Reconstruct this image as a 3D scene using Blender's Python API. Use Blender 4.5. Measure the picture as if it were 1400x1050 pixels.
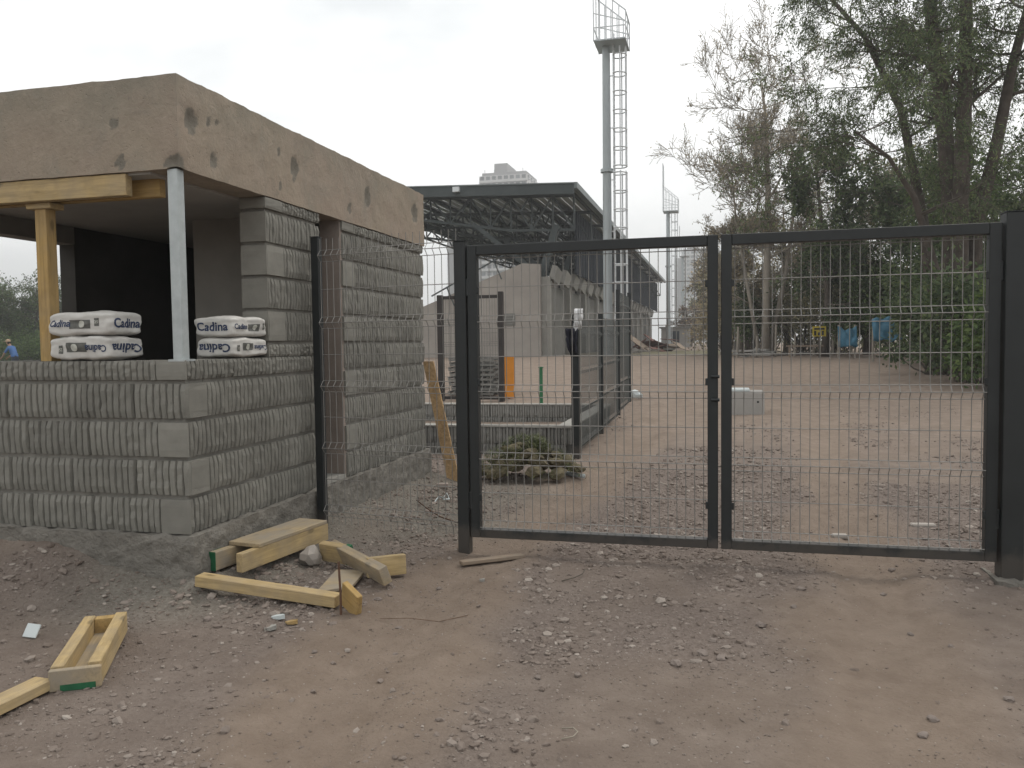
import bpy, bmesh, math, random
import numpy as np
from mathutils import Vector, Matrix, Euler, noise as mnoise

for o in list(bpy.data.objects): bpy.data.objects.remove(o)
SC = bpy.context.scene
COL = SC.collection
random.seed(7); RNG = np.random.default_rng(11)

# ------------------------------------------------------------------ camera
YAW, PIT, ROL, FPX, HCAM = .249, .0496, -.0131, 1117.67, 1.28
_F = Vector((-math.sin(YAW)*math.cos(PIT), math.cos(YAW)*math.cos(PIT), -math.sin(PIT)))
_R0 = Vector((math.cos(YAW), math.sin(YAW), 0)); _U0 = _R0.cross(_F)
_R = _R0*math.cos(ROL)+_U0*math.sin(ROL); _U = -_R0*math.sin(ROL)+_U0*math.cos(ROL)
CAM = Vector((0, 0, HCAM))
cd = bpy.data.cameras.new('camera'); co = bpy.data.objects.new('camera', cd); COL.objects.link(co)
cd.sensor_width = 36; cd.lens = FPX/1400*36; cd.clip_start = .05; cd.clip_end = 6000
m = Matrix((( _R.x, _U.x, -_F.x, 0), (_R.y, _U.y, -_F.y, 0), (_R.z, _U.z, -_F.z, HCAM), (0, 0, 0, 1)))
co.matrix_world = m; SC.camera = co
def ray(x, y): return _F+_R*((x-700)/FPX)-_U*((y-525)/FPX)
def pz(x, y, z=0.): r = ray(x, y); return CAM+r*((z-HCAM)/r.z)
def pX(x, y, X): r = ray(x, y); return CAM+r*(X/r.x)
def pY(x, y, Y): r = ray(x, y); return CAM+r*(Y/r.y)

# ------------------------------------------------------------------ world, sun, exposure
SUN_EL, SUN_AZ = 55, 25           # degrees; azimuth measured from +Y towards +X
W = bpy.data.worlds.new('World'); SC.world = W; W.use_nodes = True
wn = W.node_tree; wn.nodes.clear(); wl = wn.links
def wnode(t, **k):
    n = wn.nodes.new(t)
    for a, b in k.items(): setattr(n, a, b)
    return n
sky = wnode('ShaderNodeTexSky', sky_type='NISHITA', sun_disc=False)
sky.sun_elevation = math.radians(SUN_EL); sky.sun_rotation = math.radians(SUN_AZ); sky.dust_density = 4
bg1 = wnode('ShaderNodeBackground'); bg1.inputs[1].default_value = .1
wl.new(sky.outputs[0], bg1.inputs[0])
tc = wnode('ShaderNodeTexCoord')
mp = wnode('ShaderNodeMapping'); mp.inputs['Scale'].default_value = (1, 1, 2.2)
wl.new(tc.outputs['Generated'], mp.inputs[0])
n1 = wnode('ShaderNodeTexNoise'); n1.inputs['Scale'].default_value = 2.1; n1.inputs['Detail'].default_value = 5; n1.inputs['Roughness'].default_value = .5
wl.new(mp.outputs[0], n1.inputs['Vector'])
cr = wnode('ShaderNodeValToRGB'); e = cr.color_ramp.elements
e[0].position = .30; e[0].color = (.46, .485, .49, 1); e[1].position = .5; e[1].color = (.86, .86, .845, 1)
wl.new(n1.outputs['Fac'], cr.inputs[0])
bg2 = wnode('ShaderNodeBackground'); bg2.inputs[1].default_value = 1.0
wl.new(cr.outputs[0], bg2.inputs[0])
mx = wnode('ShaderNodeMixShader'); mx.inputs[0].default_value = .9      # nine tenths cloud cover
wl.new(bg1.outputs[0], mx.inputs[1]); wl.new(bg2.outputs[0], mx.inputs[2])
wo = wnode('ShaderNodeOutputWorld'); wl.new(mx.outputs[0], wo.inputs[0])
sd = bpy.data.lights.new('sun', 'SUN'); sd.energy = .7; sd.angle = math.radians(25); sd.color = (1, .95, .87)
so = bpy.data.objects.new('sun', sd); COL.objects.link(so)
el, az = math.radians(SUN_EL), math.radians(SUN_AZ)
sdir = Vector((math.sin(az)*math.cos(el), math.cos(az)*math.cos(el), math.sin(el)))
so.rotation_euler = sdir.to_track_quat('Z', 'Y').to_euler(); so.location = (0, 0, 30)
SC.view_settings.view_transform = 'Standard'; SC.view_settings.look = 'None'
SC.view_settings.exposure = .82; SC.view_settings.gamma = 1
SC.render.engine = 'CYCLES'
SC.cycles.max_bounces = 6; SC.cycles.diffuse_bounces = 3; SC.cycles.transparent_max_bounces = 8

# ------------------------------------------------------------------ material helpers
def srgb(r, g, b):
    f = lambda c: (c/255/12.92) if c/255 <= .04045 else ((c/255+.055)/1.055)**2.4
    return (f(r), f(g), f(b), 1)
class NT:
    def __init__(s, name):
        s.m = bpy.data.materials.new(name); s.m.use_nodes = True
        s.t = s.m.node_tree; s.t.nodes.clear()
        s.out = s.n('ShaderNodeOutputMaterial'); s.b = s.n('ShaderNodeBsdfPrincipled')
        s.l(s.b.outputs[0], s.out.inputs[0])
    def n(s, t, **k):
        n = s.t.nodes.new(t)
        for a, b in k.items(): setattr(n, a, b)
        return n
    def l(s, a, b): s.t.links.new(a, b)
    def noise(s, vec, scale, detail=4, rough=.55, dist=0):
        n = s.n('ShaderNodeTexNoise'); n.inputs['Scale'].default_value = scale
        n.inputs['Detail'].default_value = detail; n.inputs['Roughness'].default_value = rough
        n.inputs['Distortion'].default_value = dist
        s.l(vec, n.inputs['Vector']); return n.outputs['Fac']
    def ramp(s, fac, *stops):
        r = s.n('ShaderNodeValToRGB'); e = r.color_ramp.elements
        while len(e) < len(stops): e.new(.5)
        for q, (p, c) in zip(e, stops): q.position = p; q.color = c if len(c) == 4 else (*c, 1)
        s.l(fac, r.inputs[0]); return r.outputs[0]
    def mix(s, fac, a, b, mode='MIX'):
        x = s.n('ShaderNodeMix', data_type='RGBA', blend_type=mode)
        if isinstance(fac, (int, float)): x.inputs[0].default_value = fac
        else: s.l(fac, x.inputs[0])
        for i, v in ((6, a), (7, b)):
            if isinstance(v, tuple): x.inputs[i].default_value = v if len(v) == 4 else (*v, 1)
            else: s.l(v, x.inputs[i])
        return x.outputs[2]
    def math(s, op, a, b=None):
        x = s.n('ShaderNodeMath', operation=op)
        for i, v in enumerate((a, b)):
            if v is None: continue
            if isinstance(v, (int, float)): x.inputs[i].default_value = v
            else: s.l(v, x.inputs[i])
        return x.outputs[0]
    def bump(s, h, strength=.5, dist=.01):
        b = s.n('ShaderNodeBump'); b.inputs['Strength'].default_value = strength; b.inputs['Distance'].default_value = dist
        s.l(h, b.inputs['Height']); s.l(b.outputs[0], s.b.inputs['Normal'])
    def rough(s, v): s.b.inputs['Roughness'].default_value = v
    def pos(s): return s.n('ShaderNodeNewGeometry').outputs['Position']
    def obj(s): return s.n('ShaderNodeTexCoord').outputs['Object']
    def objrand(s): return s.n('ShaderNodeObjectInfo').outputs['Random']
MATS = {}
def simple(name, c, rough=.8, metal=0, var=.25, scale=8, bump=.2, bscale=60, bdist=.004, orand=.0, spec=.3):
    """colour with two scales of mottling taken from world position, and fine relief"""
    t = NT(name); p = t.pos()
    a = t.noise(p, scale, 5, .6); b = t.noise(p, scale*.17, 3)
    c = tuple(c[:3])
    lo = tuple(v*(1-var) for v in c); hi = tuple(min(1, v*(1+var)) for v in c)
    col = t.ramp(a, (.3, lo), (.7, hi))
    col = t.mix(.35, col, t.ramp(b, (.3, tuple(v*(1-var) for v in c)), (.7, tuple(min(1, v*(1+var*.8)) for v in c))))
    if orand:
        r = t.n('ShaderNodeMapRange'); t.l(t.objrand(), r.inputs[0]); r.inputs[3].default_value = 1-orand; r.inputs[4].default_value = 1+orand
        col = t.mix(1, col, r.outputs[0], 'MULTIPLY')
    t.l(col, t.b.inputs['Base Color']); t.rough(rough)
    t.b.inputs['Metallic'].default_value = metal; t.b.inputs['Specular IOR Level'].default_value = spec
    if bump: t.bump(t.noise(p, bscale, 4, .65), bump, bdist)
    MATS[name] = t.m; return t.m
def wood(name, c, dark=.6, rough=.7, dust=.0):
    t = NT(name); o = t.obj()
    r = t.objrand()
    mpn = t.n('ShaderNodeMapping'); mpn.inputs['Scale'].default_value = (1.2, 16, 16); t.l(o, mpn.inputs[0])
    ad = t.n('ShaderNodeVectorMath', operation='ADD'); t.l(mpn.outputs[0], ad.inputs[0])
    sc = t.n('ShaderNodeVectorMath', operation='SCALE'); sc.inputs[0].default_value = (37, 13, 21); t.l(r, sc.inputs['Scale']); t.l(sc.outputs[0], ad.inputs[1])
    v = ad.outputs[0]
    g = t.noise(v, 3.2, 6, .65, .8)
    k = t.noise(t.pos(), 11, 4)
    c = tuple(c[:3])
    col = t.ramp(g, (.3, tuple(x*dark for x in c)), (.55, c), (.75, tuple(min(1, x*1.18) for x in c)))
    col = t.mix(t.ramp(k, (.5, (0, 0, 0)), (.72, (.45, .45, .45))), col, tuple(x*.55 for x in c))
    vk = t.n('ShaderNodeTexVoronoi'); vk.inputs['Scale'].default_value = 1.0; mk_ = t.n('ShaderNodeMapping'); mk_.inputs['Scale'].default_value = (5, 11, 11); t.l(o, mk_.inputs[0]); t.l(mk_.outputs[0], vk.inputs['Vector'])
    col = t.mix(t.ramp(vk.outputs['Distance'], (.10, (.8,.8,.8)), (.2, (0,0,0))), col, tuple(x*.38 for x in c))
    if dust:
        col = t.mix(t.ramp(t.noise(t.pos(), 7, 5), (.35, (0, 0, 0)), (.65, (dust, dust, dust))), col, (.26, .23, .19))
    t.l(col, t.b.inputs['Base Color']); t.rough(rough); t.b.inputs['Specular IOR Level'].default_value = .25
    t.bump(g, .25, .003); MATS[name] = t.m; return t.m
def leafmat(name, c, var=.5, trans=.3):
    t = NT(name)
    g = t.n('ShaderNodeNewGeometry'); rnd = g.outputs['Random Per Island']
    c = tuple(c[:3])
    col = t.ramp(rnd, (0, tuple(x*(1-var) for x in c)), (.5, c), (1, (min(1, c[0]*(1+var*1.2)), min(1, c[1]*(1+var*.8)), c[2]*(1+var*.5))))
    n2 = t.noise(g.outputs['Position'], .9, 3)
    col = t.mix(.5, col, t.mix(1, col, t.ramp(n2, (.3, (.6, .62, .6)), (.7, (1.25, 1.2, 1.1))), 'MULTIPLY'))
    t.l(col, t.b.inputs['Base Color']); t.rough(.6); t.b.inputs['Specular IOR Level'].default_value = .25
    tr = t.n('ShaderNodeBsdfTranslucent'); t.l(col, tr.inputs[0])
    ms = t.n('ShaderNodeMixShader'); ms.inputs[0].default_value = trans
    t.l(t.b.outputs[0], ms.inputs[1]); t.l(tr.outputs[0], ms.inputs[2]); t.l(ms.outputs[0], t.out.inputs[0])
    MATS[name] = t.m; return t.m

# ------------------------------------------------------------------ mesh helpers
class MB:
    def __init__(s): s.v = []; s.f = []
    def add(s, vs, fs):
        k = len(s.v); s.v += [tuple(p) for p in vs]; s.f += [tuple(i+k for i in f) for f in fs]; return s
    def box(s, x0, x1, y0, y1, z0, z1):
        return s.add([(x0,y0,z0),(x1,y0,z0),(x1,y1,z0),(x0,y1,z0),(x0,y0,z1),(x1,y0,z1),(x1,y1,z1),(x0,y1,z1)],
                     [(3,2,1,0),(4,5,6,7),(0,1,5,4),(1,2,6,5),(2,3,7,6),(3,0,4,7)])
    def frame(s, d):
        d = Vector(d).normalized(); up = Vector((0,0,1)) if abs(d.z) < .95 else Vector((0,1,0))
        a = d.cross(up).normalized(); return a, a.cross(d).normalized()
    def beam(s, p0, p1, w, h):
        p0, p1 = Vector(p0), Vector(p1); a, b = s.frame(p1-p0); a *= w/2; b *= h/2
        return s.add([p0-a-b, p0+a-b, p0+a+b, p0-a+b, p1-a-b, p1+a-b, p1+a+b, p1-a+b],
                     [(0,1,2,3),(7,6,5,4),(4,5,1,0),(5,6,2,1),(6,7,3,2),(7,4,0,3)])
    def tube(s, p0, p1, r0, r1=None, n=6, cap=True):
        r1 = r0 if r1 is None else r1
        p0, p1 = Vector(p0), Vector(p1); a, b = s.frame(p1-p0); vs = []
        for p, r in ((p0, r0), (p1, r1)):
            for i in range(n):
                t = 2*math.pi*i/n; vs.append(p+a*(r*math.cos(t))+b*(r*math.sin(t)))
        fs = [(i, (i+1)%n, n+(i+1)%n, n+i) for i in range(n)]
        if cap: fs += [tuple(range(n-1,-1,-1)), tuple(range(n, 2*n))]
        return s.add(vs, fs)
    def path(s, pts, rad, n=5):
        """one tapering tube through several points"""
        k = len(s.v); pts = [Vector(p) for p in pts]; m_ = len(pts)
        a = None
        for i, p in enumerate(pts):
            d = (pts[min(i+1, m_-1)]-pts[max(i-1, 0)]).normalized()
            if a is None: a, b = s.frame(d)
            else:
                a = (a-d*a.dot(d)).normalized(); b = a.cross(d).normalized()
            r = rad[i] if hasattr(rad, '__len__') else rad
            for j in range(n):
                t = 2*math.pi*j/n; s.v.append(tuple(p+a*(r*math.cos(t))+b*(r*math.sin(t))))
        for i in range(m_-1):
            for j in range(n):
                s.f.append((k+i*n+j, k+i*n+(j+1)%n, k+(i+1)*n+(j+1)%n, k+(i+1)*n+j))
        s.f.append(tuple(k+j for j in range(n-1,-1,-1))); s.f.append(tuple(k+(m_-1)*n+j for j in range(n)))
        return s
    def mesh(s, name, smooth=False):
        me = bpy.data.meshes.new(name); me.from_pydata(s.v, [], s.f)
        if smooth: me.polygons.foreach_set('use_smooth', [True]*len(me.polygons))
        me.update(); return me
    def build(s, name, mat, parent=None, smooth=False, recalc=True, bevel=0):
        me = s.mesh(name, smooth)
        if recalc or bevel:
            bm = bmesh.new(); bm.from_mesh(me)
            if bevel: bmesh.ops.bevel(bm, geom=bm.edges[:], offset=bevel, segments=1, affect='EDGES')
            bmesh.ops.recalc_face_normals(bm, faces=bm.faces); bm.to_mesh(me); bm.free()
        return link(name, me, mat, parent)
def link(name, me, mat=None, parent=None):
    o = bpy.data.objects.new(name, me); COL.objects.link(o)
    if mat is not None and not me.materials: me.materials.append(MATS[mat] if isinstance(mat, str) else mat)
    if parent is not None: setparent(o, parent)
    return o
def setparent(o, p):
    """parent while the child keeps its world place (parents here are made before their children)"""
    o.parent = p; o.matrix_parent_inverse = WM(p).inverted()
def WM(p):
    mloc = Matrix.LocRotScale(p.location, p.rotation_euler, p.scale)
    return (WM(p.parent) @ p.matrix_parent_inverse @ mloc) if p.parent else mloc
def tag(o, label=None, cat=None, group=None, kind=None):
    for k, v in (('label', label), ('category', cat), ('group', group), ('kind', kind)):
        if v: o[k] = v
    return o
def thing(name, label, cat, loc=(0,0,0), rz=0, group=None):
    o = bpy.data.objects.new(name, None); COL.objects.link(o); o.empty_display_size = .2
    o.location = loc; o.rotation_euler = (0, 0, rz); return tag(o, label, cat, group)
def np_mesh(name, V, Fq):
    """mesh from numpy arrays; Fq (n,3) or (n,4)"""
    me = bpy.data.meshes.new(name); k = Fq.shape[1]
    me.vertices.add(len(V)); me.vertices.foreach_set('co', np.ascontiguousarray(V, np.float32).ravel())
    me.loops.add(Fq.size); me.loops.foreach_set('vertex_index', np.ascontiguousarray(Fq, np.int32).ravel())
    me.polygons.add(len(Fq)); me.polygons.foreach_set('loop_start', np.arange(0, Fq.size, k, dtype=np.int32))
    me.polygons.foreach_set('loop_total', np.full(len(Fq), k, np.int32))
    me.polygons.foreach_set('use_smooth', np.zeros(len(Fq), bool)); me.update(calc_edges=True); return me
# numpy value noise
def vnoise(x, y, seed=0):
    x = np.asarray(x, float); y = np.asarray(y, float)
    xi = np.floor(x).astype(np.int64); yi = np.floor(y).astype(np.int64); fx = x-xi; fy = y-yi
    fx = fx*fx*(3-2*fx); fy = fy*fy*(3-2*fy)
    def h(a, b):
        n = (a*374761393+b*668265263+seed*1274126177) & 0xFFFFFFFF
        n = ((n ^ (n >> 13))*1274126177) & 0xFFFFFFFF
        return ((n ^ (n >> 16)) & 0xFFFF)/65535.
    return (h(xi,yi)*(1-fx)+h(xi+1,yi)*fx)*(1-fy)+(h(xi,yi+1)*(1-fx)+h(xi+1,yi+1)*fx)*fy
def fbm(x, y, sc, oct=4, seed=0):
    t = 0; a = .5; s = 0
    for i in range(oct):
        t = t+a*vnoise(np.asarray(x)*sc+i*17.3, np.asarray(y)*sc-i*9.1, seed+i); s += a; a *= .5; sc *= 2.05
    return t/s
def sstep(a, b, x): t = np.clip((np.asarray(x, float)-a)/(b-a), 0, 1); return t*t*(3-2*t)

# ------------------------------------------------------------------ materials
simple('block_concrete', (.20, .193, .17), .95, var=.22, scale=9, bump=.9, bscale=110, bdist=.006, orand=.12)
simple('block_smooth', (.205, .197, .173), .95, var=.15, scale=10, bump=.3, bscale=120, bdist=.003, orand=.1)
simple('rough_cast', (.185, .172, .15), .97, var=.28, scale=16, bump=1.0, bscale=34, bdist=.022)
simple('mortar', (.2, .19, .168), .97, var=.25, scale=14, bump=.6, bscale=60, bdist=.006)
simple('plaster_pink', (.27, .225, .195), .95, var=.2, scale=6, bump=.25, bscale=50)
simple('soffit', (.36, .34, .31), .95, var=.12, scale=3, bump=.15, bscale=40)
simple('plaster_grey', (.24, .225, .2), .95, var=.15, scale=4, bump=.2, bscale=50)
simple('shade_toned_wall', (.06, .056, .05), .9, var=.3, scale=3, bump=.1)  # shade of the unlit back room put into a near-black wall colour
simple('galvanised', (.42, .45, .45), .5, .35, var=.15, scale=18, bump=.05, bscale=80)
simple('dark_paint', (.0125, .0145, .0155), .42, var=.35, scale=5, bump=.06, bscale=120, bdist=.001, spec=.45)
t = NT('gate_paint'); p = t.pos(); sz = t.n('ShaderNodeSeparateXYZ'); t.l(p, sz.inputs[0])
c = t.ramp(t.noise(p, 5, 5), (.3, (.006, .008, .0083)), (.7, (.0115, .0142, .0148)))
dz = t.math('ADD', sz.outputs[2], t.math('MULTIPLY', t.noise(p, 9, 5, .7), -.25)); c = t.mix(t.ramp(dz, (0, (.3,.3,.3)), (.06, (0,0,0))), c, (.13, .105, .085))
c = t.mix(t.ramp(t.noise(p, 45, 4, .7), (.70, (0,0,0)), (.78, (.2,.2,.2))), c, (.10, .09, .08))
t.l(c, t.b.inputs['Base Color']); t.rough(.5); t.bump(t.noise(p, 90, 3), .08, .001); MATS['gate_paint'] = t.m
simple('wire', (.26, .25, .235), .5, .4, var=.2, scale=3, bump=0)
simple('wire_dark', (.10, .105, .10), .5, .4, var=.2, scale=3, bump=0)
simple('stone', (.19, .158, .138), .95, var=.3, scale=7, bump=.5, bscale=90, bdist=.004)
simple('bag_paper', (.52, .505, .475), .65, var=.12, scale=14, bump=.35, bscale=28, bdist=.006, orand=.03)
simple('ink_blue', (.03, .045, .095), .7, var=.25, scale=40, bump=0)
simple('ink_grey', (.11, .11, .10), .7, var=.35, scale=50, bump=0)
simple('ink_light', (.45, .45, .40), .7, var=.25, scale=60, bump=0)
wood('pine', (.43, .315, .155), .66, dust=.35); wood('pine_dusty', (.37, .285, .17), .66, dust=.85)
wood('pine_orange', (.41, .27, .10), .66, dust=.25)
wood('weathered', (.24, .18, .13), .6, .9, dust=.4)
simple('green_paint', (.02, .11, .05), .7, var=.3, scale=30, bump=.2)
simple('osb', (.36, .24, .125), .85, var=.45, scale=38, bump=.4, bscale=45, bdist=.004)
simple('white_plastic', (.5, .54, .54), .4, var=.05, bump=0)
simple('white_cloth', (.6, .6, .6), .9, var=.15, scale=20, bump=.3)
simple('black_cloth', (.02, .02, .03), .9, var=.3, bump=.3)
simple('frame_dark', (.035, .03, .028), .7, var=.3, scale=8, bump=.1)
simple('rust', (.10, .055, .035), .85, var=.3, scale=30, bump=.3)
simple('rust_red', (.13, .06, .045), .9, var=.3, scale=3, bump=.4)
simple('orange_board', (.62, .24, .03), .7, var=.12, scale=6, bump=.1)
simple('green_stake', (.03, .14, .06), .6, var=.2, bump=0)
simple('wall_grey', (.20, .195, .18), .95, var=.2, scale=3, bump=.4, bscale=25, bdist=.01)
simple('wall_cap', (.28, .27, .245), .95, var=.15, scale=5, bump=.3)
simple('block_dark', (.19, .186, .172), .95, var=.2, scale=6, bump=.5, bscale=40, bdist=.008, orand=.12)
simple('stand_concrete', (.31, .28, .25), .95, var=.2, scale=.9, bump=.2, bscale=8)
simple('stand_block', (.16, .155, .14), .95, var=.2, scale=2, bump=.3, bscale=10, bdist=.02, orand=.08)
simple('roof_steel', (.055, .065, .065), .6, .2, var=.2, scale=2, bump=0)
simple('roof_sheet', (.36, .375, .365), .6, .1, var=.15, scale=.6, bump=0)
simple('roof_edge', (.16, .18, .18), .5, .2, var=.12, scale=.8, bump=0)
simple('cladding', (.022, .028, .038), .6, var=.25, scale=1, bump=0)
simple('precast', (.27, .26, .235), .9, var=.15, scale=2, bump=0, orand=.1)
simple('pole_grey', (.36, .39, .40), .5, .2, var=.1, scale=1.5, bump=0)
simple('pole_pale', (.60, .62, .63), .5, .2, var=.1, scale=2, bump=0)
simple('tower_white', (.50, .48, .47), .9, var=.08, scale=.2, bump=0)
simple('tower_grey', (.27, .26, .26), .9, var=.08, scale=.1, bump=0)
simple('window_glass', (.10, .105, .11), .2, var=.3, scale=.3, bump=0, orand=.4)
simple('bark', (.085, .07, .058), .95, var=.4, scale=5, bump=.8, bscale=14, bdist=.03)
simple('bark_pale', (.28, .25, .21), .95, var=.3, scale=3, bump=.5, bscale=20, bdist=.02)
simple('twig', (.27, .24, .195), .95, var=.3, scale=2, bump=0)
simple('twig_dark', (.10, .085, .07), .95, var=.3, scale=2, bump=0)
simple('blue_tarp', (.045, .14, .21), .6, var=.25, scale=3, bump=.3, bscale=6, bdist=.03)
simple('yellow_sign', (.42, .32, .035), .6, var=.15, scale=6, bump=0)
simple('black_paint', (.015, .015, .015), .6, var=.1, bump=0)
simple('white_block', (.30, .285, .265), .9, var=.1, scale=5, bump=.2)
simple('skin', (.32, .19, .13), .6, var=.1, bump=0)
simple('shirt_blue', (.06, .13, .30), .9, var=.2, scale=10, bump=.2)
simple('trousers', (.03, .035, .05), .9, var=.2, scale=10, bump=.2)
simple('cap_tan', (.38, .27, .18), .9, var=.1, bump=0)
simple('hair', (.02, .015, .012), .8, var=.1, bump=0)
simple('turf_soil', (.125, .105, .065), .98, var=.4, scale=14, bump=.8, bscale=30, bdist=.02)
leafmat('turf_grass', (.095, .115, .05), .5, .2)
leafmat('leaf_main', (.115, .158, .08), .5, .45)
leafmat('leaf_dark', (.095, .135, .068), .5, .42)
leafmat('leaf_mid', (.09, .14, .052), .5, .42)
leafmat('leaf_dry', (.34, .305, .22), .4, .3)
leafmat('leaf_olive', (.24, .245, .16), .5, .3)
leafmat('leaf_brown', (.22, .17, .13), .4, .3)

# ------------------------------------------------------------------ ground
XC, YC = -2.641, 3.633              # outer corner of the booth
XL, YB = -4.75, 7.15                # its other outer faces
Z0, ZR0, ZR1 = .312, 2.185, 2.655   # foot of the blocks, underside and top of the roof slab
TH = .18                            # wall thickness
def seg_d(x, y, pts):
    d = np.full(np.broadcast(x, y).shape, 1e9)
    for (x0, y0), (x1, y1) in zip(pts[:-1], pts[1:]):
        dx, dy = x1-x0, y1-y0; t = np.clip(((x-x0)*dx+(y-y0)*dy)/(dx*dx+dy*dy), 0, 1)
        d = np.minimum(d, np.hypot(x-x0-t*dx, y-y0-t*dy))
    return d
TRACK1 = [tuple(pz(*q)[:2]) for q in ((420, 1020), (520, 900), (610, 800), (690, 745), (830, 640), (930, 560), (1010, 510))]
TRACK2 = [tuple(pz(*q)[:2]) for q in ((1230, 1050), (1215, 900), (1195, 800), (1150, 700), (1120, 560), (1090, 510))]
def booth_d(x, y):
    dx = np.maximum(np.maximum(XL-x, x-XC), 0); dy = np.maximum(np.maximum(YC-y, y-YB), 0)
    return np.hypot(dx, dy)
def masks(x, y):
    x = np.asarray(x, float); y = np.asarray(y, float)
    w = (fbm(x, y, 1.3, 3, 40)-.5)*.5
    d1 = seg_d(x, y, TRACK1)+w; d2 = seg_d(x, y, TRACK2)+w
    tr = np.maximum(1-sstep(.18, .50, d1), 1-sstep(.15, .45, d2))
    far = sstep(9.5, 15, y+6*w)
    g = .95*sstep(.44, .62, fbm(x, y, .75, 4, 3)+.03)*(1-.65*sstep(-1.2, -2.2, x)*sstep(3.6, 3.0, y))
    # gravel that was spread round the gate and behind it
    g = np.maximum(g, (1-sstep(.5, 1.6, np.hypot((x-.55)*.7, y-6.3)+w))*.9)
    g = np.maximum(g, (1-sstep(.2, .9, np.hypot((x+.75)*1.3, (y-6.2)*.35)+w))*.8)
    g = np.maximum(g, (1-sstep(.15, .65, np.hypot(x+.15, (y-3.55))+w))*.9)
    g = np.maximum(g, (1-sstep(.15, .5, np.hypot(x-.1, (y-4.45)*1.3)+w))*.9)
    g = np.maximum(g, (1-sstep(.1, .5, np.hypot(x+1.45, (y-4.15)*1.2)+w))*.8)
    g = g*(1-.8*tr)*(1-.55*far)
    bd = booth_d(x, y)
    cem = (1-sstep(.02, .75, bd+.9*w))*sstep(-3.45, -2.9, x+.6*w)
    cem = np.maximum(cem, (1-sstep(.3, 1.0, np.hypot((x+2.15)*1.0, (y-6.0)*.5)+w))*.9)
    grass = sstep(-14, -18, x)*sstep(10, 16, y)
    olive = np.clip((1-sstep(1, 5, np.hypot((x+2.4)*.5, (y-47)*.35)))+sstep(24, 34, y)*sstep(9, 13, x), 0, 1)
    return np.clip(g, 0, 1), np.clip(cem, 0, 1), np.clip(tr, 0, 1), np.clip(np.maximum(grass, .6*olive), 0, 1)
def height(x, y, micro=True):
    x = np.asarray(x, float); y = np.asarray(y, float)
    z = .66*sstep(8, 30, y)*sstep(-26, -17, x)
    bd = booth_d(x, y)
    front = np.exp(-(np.maximum(YC-y, 0)/.42)**1.4)*np.exp(-(np.maximum(y-YC, 0)/.5)**2)
    z = z+.25*sstep(-2.78, -3.55, x)*front
    z = z+.10*np.exp(-(bd/.22)**1.5)*sstep(-3.4, -2.6, x)
    near = 1-sstep(14, 40, np.hypot(x, y))
    calm = sstep(.0, .5, bd)*.6+.4
    z = z+(fbm(x, y, .5, 3, 5)-.5)*.07*near*calm
    if micro:
        g, c, t, _ = masks(x, y)
        z = z+(fbm(x, y, 4.5, 4, 9)-.5)*(.018+.02*g+.035*c)*near
        z = z+(fbm(x, y, 16, 2, 19)-.5)*(.011+.014*g+.018*c)*near
        z = z+(fbm(x, y, 38, 2, 29)-.5)*.007*near*(1-sstep(5, 9, y))
        d1 = seg_d(x, y, TRACK1); d2 = seg_d(x, y, TRACK2)
        for d in (d1, d2):
            z = z-.016*np.exp(-(d/.2)**2)*near+.012*near*np.exp(-((d-.26)/.07)**2)
            for r_ in (.04, .12): z = z-.012*near*np.exp(-((d-r_)/.022)**2)*sstep(.35, .6, fbm(x, y, 1.1, 2, 55))
    return z
def gh(x, y): return float(height(np.array([x]), np.array([y]))[0])
def graded(a, b, step, lo, hi, grow=1.13):
    c = list(np.arange(a, b+1e-6, step)); s = step; v = a; L = []
    while v > lo: s = min(s*grow, 90); v -= s; L.append(v)
    s = step; v = b; Rr = []
    while v < hi: s = min(s*grow, 90); v += s; Rr.append(v)
    return np.array(L[::-1]+c+Rr)
gx = graded(-4.3, 3.0, .03, -1600, 1600); gy = graded(1.5, 7.0, .03, -400, 2200)
GX, GY = np.meshgrid(gx, gy); gz = height(GX, GY)
nx, ny = len(gx), len(gy)
V = np.stack([GX.ravel(), GY.ravel(), gz.ravel()], 1)
ii, jj = np.meshgrid(np.arange(nx-1), np.arange(ny-1)); k0 = (jj*nx+ii).ravel()
Fq = np.stack([k0, k0+1, k0+1+nx, k0+nx], 1)
gme = np_mesh('ground', V, Fq); gme.polygons.foreach_set('use_smooth', np.ones(len(Fq), bool))
MG = masks(GX.ravel(), GY.ravel())
at = gme.attributes.new('soil', 'FLOAT_COLOR', 'POINT'); at.data.foreach_set('color', np.stack(MG, 1).astype(np.float32).ravel())
t = NT('dirt'); p = t.pos(); A = t.n('ShaderNodeAttribute', attribute_name='soil')
sp = t.n('ShaderNodeSeparateColor'); t.l(A.outputs['Color'], sp.inputs[0])
nA = t.noise(p, .55, 5, .6); nB = t.noise(p, 6, 6, .65); nC = t.noise(p, 55, 4, .7)
dirt = t.ramp(nB, (.28, (.135, .107, .09)), (.5, (.175, .142, .12)), (.75, (.225, .187, .16)))
dirt = t.mix(t.ramp(nA, (.35, (0,0,0)), (.65, (.55,.55,.55))), dirt, (.195, .153, .12))
grav = t.ramp(nC, (.3, (.125, .10, .087)), (.55, (.175, .143, .124)), (.78, (.25, .212, .185)))
track = t.ramp(nB, (.3, (.175, .135, .105)), (.7, (.225, .178, .142)))
cemc = t.ramp(nC, (.28, (.12, .108, .09)), (.55, (.185, .17, .145)), (.8, (.26, .24, .21)))
gras = t.ramp(nC, (.3, (.05, .07, .025)), (.7, (.12, .13, .06)))
c = t.mix(sp.outputs[0], dirt, grav); c = t.mix(sp.outputs[2], c, track)
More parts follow.
